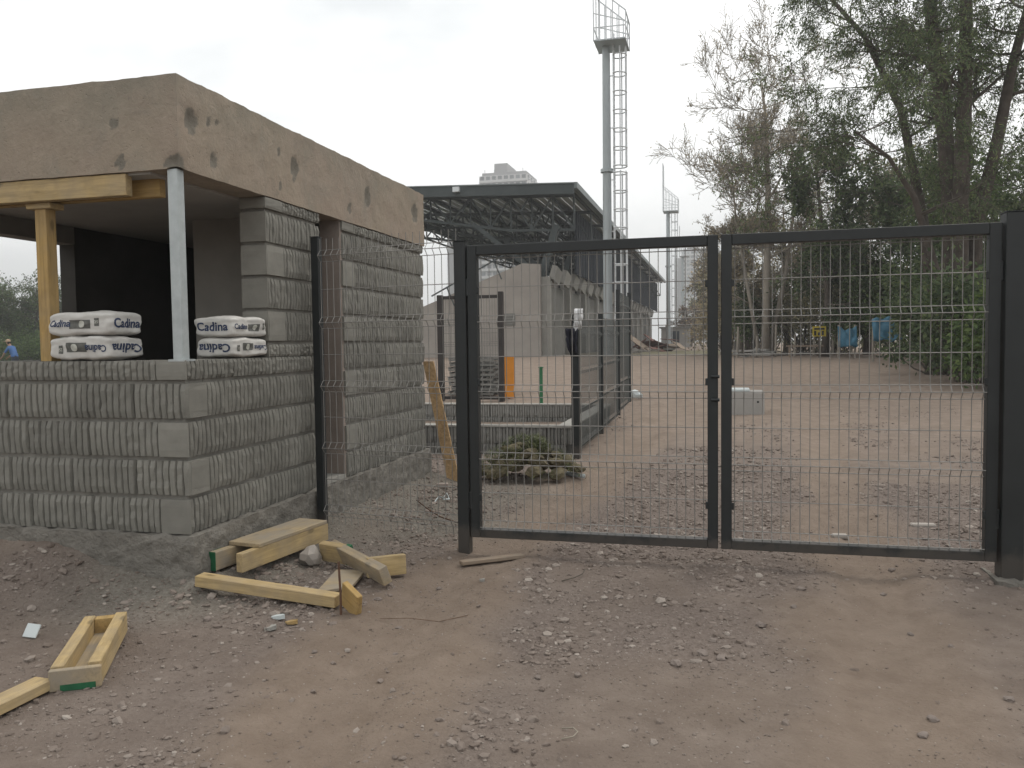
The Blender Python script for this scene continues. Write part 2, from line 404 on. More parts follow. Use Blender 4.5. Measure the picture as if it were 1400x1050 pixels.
yy = t.n('ShaderNodeSeparateXYZ'); t.l(p, yy.inputs[0]); c = t.mix(t.ramp(t.math('MULTIPLY', t.math('ADD', yy.outputs[1], t.math('MULTIPLY', nA, 6)), .05), (.5, (0,0,0)), (.8, (.75,.75,.75))), c, t.ramp(nB, (.3, (.22, .17, .132)), (.7, (.30, .24, .195))))
c = t.mix(sp.outputs[1], c, cemc); c = t.mix(A.outputs['Alpha'], c, gras)
# pale specks of crushed stone and darker damp mottling
vor = t.n('ShaderNodeTexVoronoi'); vor.inputs['Scale'].default_value = 42; t.l(p, vor.inputs['Vector'])
sk = t.ramp(vor.outputs['Distance'], (.06, (.7,.7,.7)), (.17, (0,0,0)))
rs = t.n('ShaderNodeSeparateColor'); t.l(vor.outputs['Color'], rs.inputs[0])
sk = t.mix(1, sk, t.ramp(rs.outputs[0], (.80, (0,0,0)), (.86, (1,1,1))), 'MULTIPLY')
c = t.mix(sk, c, (.36, .32, .28))
c = t.mix(t.ramp(t.noise(p, 1.7, 5, .65), (.42, (0,0,0)), (.7, (.5,.5,.5))), c, t.mix(1, c, (.72, .70, .69), 'MULTIPLY'))
t.l(c, t.b.inputs['Base Color']); t.rough(.97); t.b.inputs['Specular IOR Level'].default_value = .15
hb = t.math('ADD', t.math('MULTIPLY', nC, .6), t.math('MULTIPLY', t.noise(p, 20, 5, .7), 1.0)); t.bump(hb, .8, .02)
MATS['dirt'] = t.m
ground = link('ground', gme, 'dirt'); tag(ground, 'brown compacted dirt yard with grey gravel patches and tyre tracks', None, kind='structure')

# gravel: crushed stones, uncountable
def ico():
    bm = bmesh.new(); bmesh.ops.create_icosphere(bm, subdivisions=1, radius=1)
    v = np.array([q.co[:] for q in bm.verts]); f = np.array([[q.index for q in a.verts] for a in bm.faces]); bm.free(); return v, f
IV, IF = ico()
def stones(px, py, size, seed, sink=.46):
    r = np.random.default_rng(seed); n = len(px)
    sc = size[:, None]*np.stack([r.uniform(.75, 1.35, n), r.uniform(.6, 1.05, n), r.uniform(.4, .75, n)], 1)
    V = IV[None]*(1+r.uniform(-.28, .22, (n, 12, 1)))*sc[:, None, :]
    a = r.uniform(0, 6.283, n); b = r.uniform(-.5, .5, n); ca, sa, cb, sb = np.cos(a), np.sin(a), np.cos(b), np.sin(b)
    x, y, z = V[..., 0], V[..., 1], V[..., 2]
    y, z = y*cb[:, None]-z*sb[:, None], y*sb[:, None]+z*cb[:, None]
    x, y = x*ca[:, None]-y*sa[:, None], x*sa[:, None]+y*ca[:, None]
    zz = height(px, py)
    V = np.stack([x+px[:, None], y+py[:, None], z+(zz+sc[:, 2]*(1-2*sink))[:, None]], -1).reshape(-1, 3)
    F = (IF[None]+(np.arange(n)*12)[:, None, None]).reshape(-1, 3)
    return np_mesh('gravel', V, F)
tg = NT('gravel_stone'); g_ = tg.n('ShaderNodeNewGeometry')
gc = tg.ramp(g_.outputs['Random Per Island'], (0, (.115, .092, .08)), (.35, (.175, .145, .127)), (.7, (.225, .19, .168)), (.93, (.30, .265, .235)), (1, (.42, .38, .34)))
gc = tg.mix(.4, gc, tg.ramp(tg.noise(g_.outputs['Position'], 3, 4), (.3, (.16, .125, .10)), (.7, (.22, .18, .15))))
tg.l(gc, tg.b.inputs['Base Color']); tg.rough(.95); tg.b.inputs['Specular IOR Level'].default_value = .15
tg.bump(tg.noise(g_.outputs['Position'], 120, 3), .4, .003); MATS['gravel_stone'] = tg.m
N = 260000
cx = RNG.uniform(-5.2, 5.5, N); cy = 1.3+(RNG.uniform(0, 1, N)**1.5)*13.5
mg, mc, mt_, _ = masks(cx, cy)
dens = .03+.85*mg**1.1*(.25+.75*sstep(.42, .62, fbm(cx, cy, 3.2, 3, 77)))+.42*mc*(1-mg)
dens *= (1-.8*mt_)*(1-.55*sstep(6, 14, cy))
keep = (RNG.uniform(0, 1, N) < dens) & (booth_d(cx, cy) > .03)
cx, cy, mg = cx[keep], cy[keep], mg[keep]
size = .0032+.0095*RNG.gamma(1.5, .5, len(cx))*(.5+.6*mg); size = np.clip(size, .003, .027)
N2 = 230000; fx_ = RNG.uniform(-4.6, 4.0, N2); fy_ = 1.35+RNG.uniform(0, 1, N2)**1.4*7.5
m1, m2, m3, _ = masks(fx_, fy_); kp = (RNG.uniform(0, 1, N2) < .10+.42*m1+.35*m2-.06*m3+.25*sstep(.5, .65, fbm(fx_, fy_, 2.2, 3, 88))) & (booth_d(fx_, fy_) > .02)
fx_, fy_ = fx_[kp], fy_[kp]; cx = np.concatenate([cx, fx_]); cy = np.concatenate([cy, fy_]); size = np.concatenate([size, RNG.uniform(.0018, .0052, len(fx_))])
print('stones', len(cx))
gv = link('gravel', stones(cx, cy, size, 5), 'gravel_stone'); tag(gv, 'loose crushed grey gravel strewn over the dirt', None, kind='stuff')

# ------------------------------------------------------------------ rough boxes
def rough_box(name, lo, hi, res, amp, freq, mat, parent, seed=0, dents=(), skip=None, amp_big=0):
    """box of small faces whose surface is uneven; dents are (point, radius, depth) hollows"""
    bm = bmesh.new(); lo, hi = Vector(lo), Vector(hi)
    n = [max(1, int(round((hi[i]-lo[i])/res))) for i in range(3)]; cache = {}
    def vert(i, j, k):
        if (i, j, k) not in cache:
            cache[i, j, k] = bm.verts.new((lo.x+(hi.x-lo.x)*i/n[0], lo.y+(hi.y-lo.y)*j/n[1], lo.z+(hi.z-lo.z)*k/n[2]))
        return cache[i, j, k]
    for ax in range(3):
        u, v = [a for a in range(3) if a != ax]
        for side in (0, n[ax]):
            for a in range(n[u]):
                for b in range(n[v]):
                    q = []
                    for da, db in ((0,0),(1,0),(1,1),(0,1)):
                        id_ = [0,0,0]; id_[ax] = side; id_[u] = a+da; id_[v] = b+db; q.append(vert(*id_))
                    bm.faces.new(q)
    bmesh.ops.recalc_face_normals(bm, faces=bm.faces); bm.normal_update()
    lay = bm.verts.layers.float.new('pit')
    for w in bm.verts:
        p = w.co.copy(); nn = w.normal.copy(); s = Vector((seed*3.1, seed*1.7, 0))
        d = mnoise.noise(p*freq+s)*amp+mnoise.noise(p*freq*3.3+s)*amp*.45+mnoise.noise(p*freq*8+s)*amp*.25
        if amp_big: d += mnoise.noise(p*1.3+s)*amp_big
        pit = 0
        for c_, r_, dp in dents:
            dd = (p-Vector(c_)); dd = Vector((dd.x, dd.y, dd.z*.75))
            rr = r_*(1+.5*mnoise.noise(p*25))
            k = max(0, 1-(dd.length/rr)**2)
            pit = max(pit, min(1, k*2.2)); d -= dp*k
        w[lay] = pit; w.co += nn*d
    me = bpy.data.meshes.new(name); bm.to_mesh(me); bm.free()
    me.polygons.foreach_set('use_smooth', [True]*len(me.polygons)); me.set_sharp_from_angle(angle=math.radians(48))
    o = link(name, me, mat, parent); return o

# board-marked raw concrete of the roof slab
t = NT('raw_concrete'); p = t.pos()
a = t.noise(p, 3.2, 6, .62); b = t.noise(p, 22, 5, .7)
sx = t.n('ShaderNodeSeparateXYZ'); t.l(p, sx.inputs[0])
zz = t.math('ADD', sx.outputs[2], t.math('MULTIPLY', t.noise(p, 2.1, 4), .5))
base = t.ramp(t.math('MULTIPLY', zz, 1/3.5), (.74, (.285, .235, .185)), (.80, (.27, .235, .188)), (.86, (.215, .2, .162)))
base = t.mix(t.ramp(a, (.35, (0,0,0)), (.7, (.6,.6,.6))), base, (.33, .28, .215))
base = t.mix(t.ramp(b, (.52, (0,0,0)), (.75, (.5,.5,.5))), base, (.21, .18, .145))
bl = t.ramp(t.noise(p, 8, 7, .7), (.635, (0,0,0)), (.67, (.75,.75,.75))); base = t.mix(bl, base, (.19, .17, .14))
base = t.mix(t.ramp(t.noise(p, 1.6, 5, .6, .6), (.45, (0,0,0)), (.62, (.45,.45,.45))), base, (.31, .245, .20))
base = t.mix(t.ramp(t.noise(p, 2.6, 6, .65, 1.0), (.5, (0,0,0)), (.72, (.55,.55,.55))), base, (.215, .205, .175))
base = t.mix(t.ramp(t.noise(p, 13, 7, .75, .5), (.5, (0,0,0)), (.66, (.5,.5,.5))), base, (.35, .295, .235))
base = t.mix(t.ramp(t.noise(p, 17, 7, .75, .8), (.62, (0,0,0)), (.70, (.5,.5,.5))), base, (.16, .145, .12))
at2 = t.n('ShaderNodeAttribute', attribute_name='pit')
pitf = t.ramp(t.math('ADD', at2.outputs['Fac'], t.math('MULTIPLY', t.noise(p, 38, 5, .7), .9)), (.65, (0,0,0)), (1.1, (.85,.85,.85)))
base = t.mix(pitf, base, t.ramp(b, (.3, (.12, .112, .095)), (.7, (.2, .185, .155))))
t.l(base, t.b.inputs['Base Color']); t.rough(.97); t.b.inputs['Specular IOR Level'].default_value = .15
vv = t.n('ShaderNodeTexVoronoi'); vv.inputs['Scale'].default_value = 30; t.l(p, vv.inputs['Vector'])
holes = t.ramp(vv.outputs['Distance'], (.04, (0,0,0)), (.16, (1,1,1)))
t.bump(t.math('ADD', t.math('MULTIPLY', b, 1.), t.math('ADD', t.math('MULTIPLY', holes, .5), t.noise(p, 13, 7, .75, .5))), .6, .012); MATS['raw_concrete'] = t.m

# ------------------------------------------------------------------ the booth
booth = thing('guard_booth', 'unfinished grey ribbed block booth with heavy raw concrete roof slab', 'building', ((XL+XC)/2, (YC+YB)/2, 0))
dents = [(pX(262, 166, XC), .055, .022), (pX(403, 230, XC), .055, .022), (pX(503, 270, XC), .06, .018), (pX(567, 292, XC), .07, .02),
         (pX(285, 168, XC), .022, .012), (pX(298, 168, XC), .018, .012), (pX(292, 220, XC), .03, .012), (pX(383, 207, XC), .02, .012),
         (pX(384, 254, XC), .02, .010), (pX(478, 285, XC), .03, .012), (pY(238, 230, YC), .06, .02), (pY(155, 165, YC), .025, .006), (pY(165, 222, YC), .03, .008)]
rough_box('roof_slab', (XL-.03, YC, ZR0), (XC, YB+.02, ZR1), .026, .0055, 8, 'raw_concrete', booth, 2, dents, amp_big=.004)
rough_box('plinth', (XL, YC-.02, -.25), (XC+.03, YB+.03, Z0), .026, .018, 17, 'rough_cast', booth, 5)
MB().box(XL+.05, XC-.05, YC+.05, YB-.05, Z0, Z0+.02).build('floor', 'wall_cap', booth)

# ribbed split-face blocks: local x along the wall, y into it, ribs on the y = 0 face
BH = .178
def block_mesh(L, h, seed, ribs=True, depth=TH-.004, end0=False, end1=False):
    r = random.Random(seed); nb = max(2, int(round(L/.0385))); zn = 6; vs = []; cols = []
    xs = []
    for i in range(nb):
        for f, dp in ((0.02, 1), (.16, .14), (.5, 0), (.84, .14)): xs.append(((i+f)/nb*L, dp, i))
    xs.append((L, 1, nb-1)); xs[0] = (0, .75, 0)
    rib = [(r.uniform(0, .006), [r.uniform(-.0042, .0042) for _ in range(zn)]) for _ in range(nb)]
    if not ribs: xs = [(0, 0, 0), (L*.5, 0, 0), (L, 0, 0)]
    for x, dp, i in xs:
        col = []
        for k in range(zn):
            z = h*k/(zn-1)
            if ribs:
                y = .022*dp+rib[i][0]*(1-dp)+rib[i][1][k]*(1-dp*.6)+(.007 if k in (0, zn-1) else 0)+r.uniform(-.0012, .0012)
                xx = x+(r.uniform(-.0012, .0012) if 0 < x < L else 0)
            else: y = .002+r.uniform(-.001, .001)+(.003 if k in (0, zn-1) else 0); xx = x
            col.append(len(vs)); vs.append((xx, max(0, y), z))
        cols.append(col)
    fs = [(a[k], b[k], b[k+1], a[k+1]) for a, b in zip(cols[:-1], cols[1:]) for k in range(zn-1)]
    n = len(vs); vs += [(0, depth, 0), (L, depth, 0), (L, depth, h), (0, depth, h)]
    fs += [tuple([n]+[n+1]+[c[0] for c in cols[::-1]]), tuple([c[-1] for c in cols]+[n+2, n+3]), (n+1, n, n+3, n+2),
           tuple([n]+cols[0]+[n+3]), tuple(cols[-1][::-1]+[n+1, n+2])]
    q = MB(); q.v = vs; q.f = fs; me = q.mesh('block')
    bm = bmesh.new(); bm.from_mesh(me); bmesh.ops.recalc_face_normals(bm, faces=bm.faces); bm.to_mesh(me); bm.free()
    return me
BC = {}
def block(L, h, loc, rz, parent, smooth=False, rnd=random, dep=TH-.004):
    key = (round(L, 3), round(h, 3), smooth, rnd.randrange(5), round(dep, 3))
    if key not in BC:
        me = block_mesh(L, h, int(L*1000+h*7000) % 9999+key[3]*31, not smooth, dep); me.materials.append(MATS['block_smooth' if smooth else 'block_concrete']); BC[key] = me
    o = bpy.data.objects.new('block', BC[key]); COL.objects.link(o)
    o.location = (loc[0], loc[1], loc[2]); o.rotation_euler = (rnd.uniform(-.004, .004), rnd.uniform(-.004, .004), rz+rnd.uniform(-.004, .004))
    setparent(o, parent); return o
BL = .392
rb = random.Random(3)
def run(a0, a1, z, h, axis, first, smooth0=None, smooth1=None):
    """one course along the front (axis x) or the side (axis y) from a0 to a1"""
    J = .008; p = a0; L = first
    while p < a1-.03:
        q = min(p+L, a1); 
        if a1-q < .06: q = a1
        wl_ = q-p-J
        off = rb.uniform(-.003, .003)
        if axis == 'x': block(wl_, h, (p+J/2, YC+off, z), 0, booth)
        else: block(wl_, h, (XC+off, p+J/2, z), math.pi/2, booth)
        p = q; L = BL+J
PIER0, PIER1, W2 = 4.44, 5.14, 5.47
def end_face(x0, x1, y, z, h):      # smooth head of a block seen on a wall's end that faces the road
    block(x1-x0, h, (x0, y, z), 0, booth, smooth=True)
def core(name, x0, x1, y0, y1, z0, z1, mat='mortar'): return MB().box(x0, x1, y0, y1, z0, z1).build(name, mat, booth)
REC = .029
SILL = 1.215
core('mortar_core', XL+REC, XC-REC, YC+REC, YC+TH-.003, Z0, SILL-.012)
core('mortar_core', XC-TH+.003, XC-REC, YC+TH, PIER1-REC, Z0, SILL-.012)
core('mortar_core', XC-TH+.003, XC-REC, PIER0+REC, PIER1-REC, SILL-.012, ZR0+.01)
core('mortar_core', XC-TH+.003, XC-REC, W2+REC, YB-REC, Z0, ZR0+.01)
for k in range(10):
    z = Z0+.2*k+.004; odd = k % 2 == 0
    low = k < 4; h = BH
    if k == 4: h = SILL-z
    if k == 9: h = ZR0-z-.004
    if h < .03: continue
    if k <= 4:                                            # front wall under the sill
        st = XL
        if odd: run(st, XC-TH, z, h, 'x', .30 if k else .31)
        else: run(st, XC, z, h, 'x', .18)
        if odd:      # head of the side wall's corner block
            block(TH-.004, h, (XC-TH+.002, YC, z), 0, booth, smooth=True, dep=.0105)
            # ribbed flank of that block
            run(YC+.012, PIER0 if k == 4 else PIER1, z, h, 'y', .38)
        else:
            block(TH-.028, h, (XC-.001, YC+.024, z), math.pi/2, booth, smooth=True, dep=.02)
            run(YC+TH, PIER1, z, h, 'y', .392)
    if k >= 4:                                            # pier beside the opening
        zz, hh = (z, h)
        if k == 4: zz, hh = SILL+.004, Z0+1.0-SILL-.024
        if hh > .03:
            f = .0 if odd else .0
            if odd: run(PIER0+.012, PIER1, zz, hh, 'y', .38)
            else:
                block(.19, hh, (XC-.001, PIER0+.012, zz), math.pi/2, booth, smooth=True, dep=.1); run(PIER0+.20, PIER1, zz, hh, 'y', .30)
            block(TH-.006, hh, (XC-TH+.002, PIER0, zz), 0, booth, smooth=True, dep=.0105)
        if k == 4: block(.38, SILL-z, (XC, PIER0+.004, z), math.pi/2, booth); block(PIER1-PIER0-.392, SILL-z, (XC, PIER0+.392, z), math.pi/2, booth)
    hh = BH if k < 9 else h                               # wall beyond the slot
    if odd: run(W2+.012, YB, z, hh, 'y', .38)
    else: block(.19, hh, (XC-.001, W2+.006, z), math.pi/2, booth, smooth=True); run(W2+.20, YB, z, hh, 'y', .39)
# jambs, partitions and the dark back room
core('ceiling', XL+.16, XC-TH-.01, YC+.03, YB-.15, ZR0-.012, ZR0+.02, 'soffit')
core('jamb', XC-TH+.004, XC-.02, W2-.006, W2+REC+.002, Z0, ZR0+.005, 'plaster_pink')
core('sill_slab', XC-TH, XC-.012, PIER1+.005, W2-.007, Z0, Z0+.03, 'wall_cap')
core('partition', -3.59, XC-TH-.004, 5.07, 5.20, Z0, ZR0+.005, 'plaster_grey')
core('partition', XL+.01, XL+.14, 5.09, YB-.15, Z0, ZR0+.005, 'shade_toned_wall')
core('back_wall', XL+.01, XC-TH, YB-.14, YB-.02, Z0, ZR0+.005, 'shade_toned_wall')
core('low_wall', XL+.01, XL+.17, YC+TH, 5.085, Z0, SILL-.01, 'block_smooth')
core('lintel', XL+.01, XL+.15, YC+.2, 5.085, 2.05, ZR0+.005, 'plaster_grey')
o = MB().box(-2.725, -2.668, 3.650, 3.707, SILL, ZR0+.004).build('steel_column', 'galvanised', booth, bevel=.0025)
MB().box(-2.745, -2.65, 3.637, 3.727, SILL-.005, SILL+.006).build('base_plate', 'galvanised', o)
sillc = rough_box('sill_bed', (XL+.02, YC+.022, SILL-.02), (XC-.02, YC+TH-.01, SILL), .04, .004, 12, 'mortar', booth, 4)
rough_box('sill_bed', (XC-TH+.01, YC+TH-.012, SILL-.02), (XC-.02, PIER0, SILL-.001), .04, .004, 12, 'mortar', booth, 6)

# ------------------------------------------------------------------ timber
def timber(name, c, size, rz=0, ry=0, rx=0, mat='pine', parent=None, bevel=.003, warp=0):
    """board centred at c, length along its own x"""
    L, w, h = size
    n = 6 if warp else 1; q = MB()
    bm = bmesh.new(); bmesh.ops.create_cube(bm, size=1)
    for v in bm.verts: v.co = Vector((v.co.x*L, v.co.y*w, v.co.z*h))
    if warp:
        bmesh.ops.bisect_plane(bm, geom=bm.verts[:]+bm.edges[:]+bm.faces[:], plane_co=(0,0,0), plane_no=(1,0,0))
        for v in bm.verts: v.co.z += warp*(1-(2*v.co.x/L)**2)
    bmesh.ops.bevel(bm, geom=bm.edges[:], offset=bevel, segments=1, affect='EDGES')
    me = bpy.data.meshes.new(name); bm.to_mesh(me); bm.free()
    o = link(name, me, mat); o.location = c; o.rotation_euler = (rx, ry, rz)
    if parent is not None: setparent(o, parent)
    return o
o = timber('timber_beam', ((-5.0-2.967)/2, YC+.035, 2.126), (2.033, .05, .112), mat='pine'); tag(o, 'long pale pine beam propped flush under the front of the roof slab', 'beam')
o = timber('timber_beam', ((-5.0-2.865)/2, YC+.165, 2.130), (2.135, .05, .10), mat='pine_orange'); tag(o, 'darker pine beam set behind the front one under the roof slab', 'beam')
pr = thing('timber_prop', 'yellow pine prop standing on the sill beside the cement bags', 'prop', (-3.55, YC+.10, SILL))
timber('post', (-3.56, YC+.10, SILL+(2.04-SILL)/2), (2.04-SILL, .072, .072), ry=math.pi/2, mat='pine_orange', parent=pr)
timber('cap_block', (-3.56, YC+.10, 2.054), (.16, .10, .03), mat='pine', parent=pr)

# ------------------------------------------------------------------ cement bags with their print
def sq(u, v, w, a, b, c, n=11.0):
    k = (abs(u)**n+abs(v)**n+abs(w)**n)**(1/n); return Vector((a*u/k, b*v/k, c*w/k))
def bag_shape(p, a, b, c, seed):
    q = p.copy(); s = Vector((seed*5.3, seed*2.1, 0))
    lift = 1-.16*abs(q.x/a)**3-.12*abs(q.y/b)**3+.10*mnoise.noise(Vector((q.x*6+seed*3, q.y*6, 0)))          # belly of the sack
    q.z *= lift
    d = mnoise.noise(q*9+s)*.013+mnoise.noise(Vector((q.x*9, q.y*9, q.z*34))+s)*.006+(abs(mnoise.noise(q*22+s))-.2)*-.007+mnoise.noise(q*48+s)*.002
    return q*(1+d/max(.05, q.length)*1.0)
FONTS = {}
def text_mesh(body, bold=.0):
    cu = bpy.data.curves.new('t', 'FONT'); cu.body = body; cu.size = 1; cu.align_x = 'CENTER'; cu.align_y = 'CENTER'; cu.offset = bold; cu.resolution_u = 3
    ob = bpy.data.objects.new('t', cu); COL.objects.link(ob)
    dg = bpy.context.evaluated_depsgraph_get(); me = bpy.data.meshes.new_from_object(ob.evaluated_get(dg))
    bpy.data.objects.remove(ob); return me
def bag(label, loc, rz, dims, seed, flip, long_len):
    """sack with its printed long side towards -y and its printed end towards +x; flip lays it upside down"""
    a, b, c = dims[0]/2, dims[1]/2, dims[2]/2
    root = thing('cement_bag', label, 'cement bag', loc, rz, None)
    M = Matrix.Translation(loc) @ Matrix.Rotation(rz, 4, 'Z') @ Matrix.Translation((0, 0, c))
    bm = bmesh.new(); bmesh.ops.create_cube(bm, size=2); bmesh.ops.subdivide_edges(bm, edges=bm.edges[:], cuts=23, use_grid_fill=True)
    for v in bm.verts: v.co = bag_shape(sq(*v.co, a, b, c), a, b, c, seed)
    for f in bm.faces: f.smooth = True
    me = bpy.data.meshes.new('sack'); bm.to_mesh(me); bm.free()
    for v in me.vertices: v.co = M @ v.co
    sack = link('sack', me, 'bag_paper', root)
    def put(me, face, cu, cw, su, mat, name, off=.0022, rot=0, wsc=1):
        bm = bmesh.new(); bm.from_mesh(me); bmesh.ops.triangulate(bm, faces=bm.faces)
        for _ in range(2):
            long_ = [e for e in bm.edges if e.calc_length()*su > .012]
            if long_: bmesh.ops.subdivide_edges(bm, edges=long_, cuts=1); bmesh.ops.triangulate(bm, faces=bm.faces)
        fl = -1 if flip else 1
        for v in bm.verts:
            x, y = v.co.x*su, v.co.y*su*wsc
            if face == 'long': U = (cu*a+x)*fl; Wd = (cw*c+y)*fl; p = (U/a, -1, Wd/c); nrm = Vector((0, -1, 0))
            else: U = (cu*b+x)*fl; Wd = (cw*c+y)*fl; p = (1, U/b, Wd/c); nrm = Vector((1, 0, 0))
            q = bag_shape(sq(*p, a, b, c), a, b, c, seed)
            v.co = M @ (q+nrm*off)
        m2 = bpy.data.meshes.new(name); bm.to_mesh(m2); bm.free(); link(name, m2, mat, sack)
    def rect(): 
        q = MB(); n = 8
        for i in range(n+1):
            for j in range(n+1): q.v.append((i/n-.5, j/n-.5, 0))
        for i in range(n):
            for j in range(n): k = i*(n+1)+j; q.f.append((k, k+n+1, k+n+2, k+1))
        return q.mesh('r')
    def disc():
        q = MB(); q.v = [(0,0,0)]+[(.5*math.cos(i*.3927), .5*math.sin(i*.3927), 0) for i in range(16)]; q.f = [(0, i+1, (i+1)%16+1) for i in range(16)]; return q.mesh('d')
    TM = text_mesh('Cadina', .026); T25 = text_mesh('25', .02)
    if not long_len:      # long side: name, picture, weight
        put(TM, 'long', -.58, .02, .047, 'ink_blue', 'lettering', wsc=1.25)
        put(rect(), 'long', .06, -.06, .13, 'ink_grey', 'picture_panel', wsc=.42, off=.0016)
        put(disc(), 'long', .12, -.04, .040, 'ink_light', 'picture_disc', wsc=1.1, off=.0034)
        put(rect(), 'long', .60, .12, .030, 'ink_grey', 'weight_mark', wsc=1.7, off=.0016)
        put(T25, 'long', .60, .12, .026, 'ink_light', 'weight_number', off=.0036)
        put(TM, 'end', 0, 0, .079, 'ink_blue', 'lettering', wsc=1.05)
    else:                 # the pair laid along the side wall shows the large name on the road side
        put(TM, 'long', -.02, 0, .074, 'ink_blue', 'lettering', wsc=1.05)
        put(TM, 'end', -.53, .02, .046, 'ink_blue', 'lettering', wsc=1.1)
        put(rect(), 'end', .20, -.06, .11, 'ink_grey', 'picture_panel', wsc=.44, off=.0016)
        put(disc(), 'end', .24, -.04, .036, 'ink_light', 'picture_disc', wsc=1.1, off=.0034)
        put(rect(), 'end', .74, .10, .026, 'ink_grey', 'weight_mark', wsc=1.7, off=.0016)
        put(T25, 'end', .74, .10, .022, 'ink_light', 'weight_number', off=.0036)
    return root
bx = (-3.478-3.10)/2
bag('white cement bag lying upside down on front sill under another bag beside pine prop', (bx, YC+.135, SILL+.004), 0, (.385, .27, .132), 1, True, False)
bag('white printed cement bag topmost on the front sill between pine prop and steel column', (bx+.004, YC+.130, SILL+.130), .02, (.39, .27, .138), 2, False, False)
by = (4.10+4.43)/2
bag('white cement bag lying upside down on side sill under another bag by block pier', (XC-.125, by-.02, SILL+.004), 0, (.25, .36, .118), 3, True, True)
bag('white printed cement bag topmost on the side sill between steel column and block pier', (XC-.128, by-.02, SILL+.117), -.02, (.255, .365, .125), 4, False, True)

# ------------------------------------------------------------------ welded mesh fencing
WR = .0023
def mesh_panel(name, parent, p0, p1, creases, zb, zt, spike=0, mat='wire', step=.05, depth=.03, side=-1):
    """3-D fence panel between p0 and p1 (plan points): wires folded out to a V at each crease (foot heights)"""
    p0, p1 = Vector((*p0, 0)), Vector((*p1, 0)); d = (p1-p0); L = d.length; d.normalize(); nrm = Vector((d.y, -d.x, 0))*(-side)
    prof = [(zb, 0)]; hz = []
    for c in sorted(creases):
        for zz, o in ((c, 0), (c+.0375, depth), (c+.075, 0)):
            if zb <= zz <= zt: prof.append((zz, o)); hz.append((zz, o))
    cs = sorted(creases)
    for a, b in zip(cs[:-1], cs[1:]): hz.append(((a+.075+b)/2, 0))
    if cs and cs[0]-zb > .12: hz.append((zb+.02, 0))
    prof.append((zt+spike, 0)); prof.sort()
    q = MB(); n = int(L/step); off = (L-n*step)/2
    for i in range(n+1):
        x = off+i*step
        q.path([p0+d*x+nrm*o+Vector((0, 0, z)) for z, o in prof], WR, 4)
    for z, o in hz: q.tube(p0+nrm*(o-.004)+Vector((0, 0, z)), p1+nrm*(o-.004)+Vector((0, 0, z)), WR*1.15, n=4)
    o = q.build(name, mat, parent, recalc=False); o['kind'] = 'stuff'; return o
CRE = [.13, .547, .956, 1.373, 1.79]
YG = 4.74
def post(name, label, x, y, w, z1, cat='post', d=None, mat='gate_paint', group=None):
    d = d or w; g = gh(x, y)-.05; root = thing(name, label, cat, (x, y, gh(x, y)), 0, group)
    MB().box(x-w/2, x+w/2, y-d/2, y+d/2, g, z1).build('shaft', mat, root, bevel=.004)
    MB().box(x-w/2-.002, x+w/2+.002, y-d/2-.002, y+d/2+.002, z1+.0005, z1+.005).build('cap', mat, root)
    return root
def leaf(label, x0, x1, hinge):
    root = thing('gate_leaf', label, 'gate', ((x0+x1)/2, YG, .1)); S = .058; zb, zt = .105, 1.868; y0, y1 = YG-.03, YG+.03
    MB().box(x0, x0+S, y0, y1, zb, zt).build('stile', 'gate_paint', root, bevel=.003)
    MB().box(x1-S, x1, y0, y1, zb, zt).build('stile', 'gate_paint', root, bevel=.003)
    MB().box(x0+S+.0005, x1-S-.0005, y0, y1, zt-S, zt).build('top_rail', 'gate_paint', root, bevel=.003)
    MB().box(x0+S+.0005, x1-S-.0005, y0, y1, zb, zb+.05).build('bottom_rail', 'gate_paint', root, bevel=.003)
    mesh_panel('wire_mesh', root, (x0+S, YG), (x1-S, YG), CRE, zb+.05, zt-S)
    for z in (.35, 1.05, 1.6):       # clips that hold the mesh
        for xx in (x0+S, x1-S): MB().box(xx-.012, xx+.012, YG-.028, YG-.012, z-.02, z+.02).build('clip', 'gate_paint', root, bevel=.003)
    hx = x0 if hinge == 0 else x1
    for z in (.33, 1.62): MB().tube((hx, YG-.02, z-.05), (hx, YG-.02, z+.05), .014, n=10).build('hinge', 'gate_paint', root)
    return root
g1 = leaf('dark steel gate leaf with wire mesh, hinged on the slimmer gate post', -1.468, -.008, 0)
g2 = leaf('dark steel gate leaf with wire mesh, hinged on the thick footed post', .008, 1.405, 1)
for z in (.95, 1.08): MB().tube((-.045, YG-.045, z), (.0, YG-.045, z), .009, n=8).build('bolt', 'gate_paint', g1)
post('gate_post', 'slim dark steel gate post between fixed mesh panel and gate leaf', -1.513, YG, .072, 1.895)
rp = post('gate_post', 'thick dark steel gate post set in a concrete footing', 1.468, YG-.005, .106, 1.915)
rough_box('footing', (1.38, YG-.14, -.12), (1.70, YG+.14, .028), .025, .026, 11, 'rough_cast', rp, 8)
post('fence_post', 'dark steel fence post close behind the thick gate post', 1.60, YG+.05, .09, 1.93)
post('fence_post', 'slender dark steel fence post standing tight against the block pier', -2.57, 4.93, .055, 1.99)
fp = thing('mesh_fence_panel', 'fixed wire mesh fence panel between block pier and gate post', 'fence', (-2.05, 4.85, .1))
mesh_panel('wire_mesh', fp, (-2.542, 4.925), (-1.55, 4.765), [.13+.02, .567, .976, 1.393, 1.83], .10, 1.945, spike=.035)
fp = thing('mesh_fence_panel', 'wire mesh fence panel running on past the thick gate post', 'fence', (2.9, 4.85, .1))
mesh_panel('wire_mesh', fp, (1.65, YG+.05), (4.1, YG+.1), [.15, .567, .976, 1.393, 1.83], .10, 1.945, spike=.035)
post('fence_post', 'dark steel fence post at the far end of the side panel', 4.13, YG+.1, .06, 1.98)

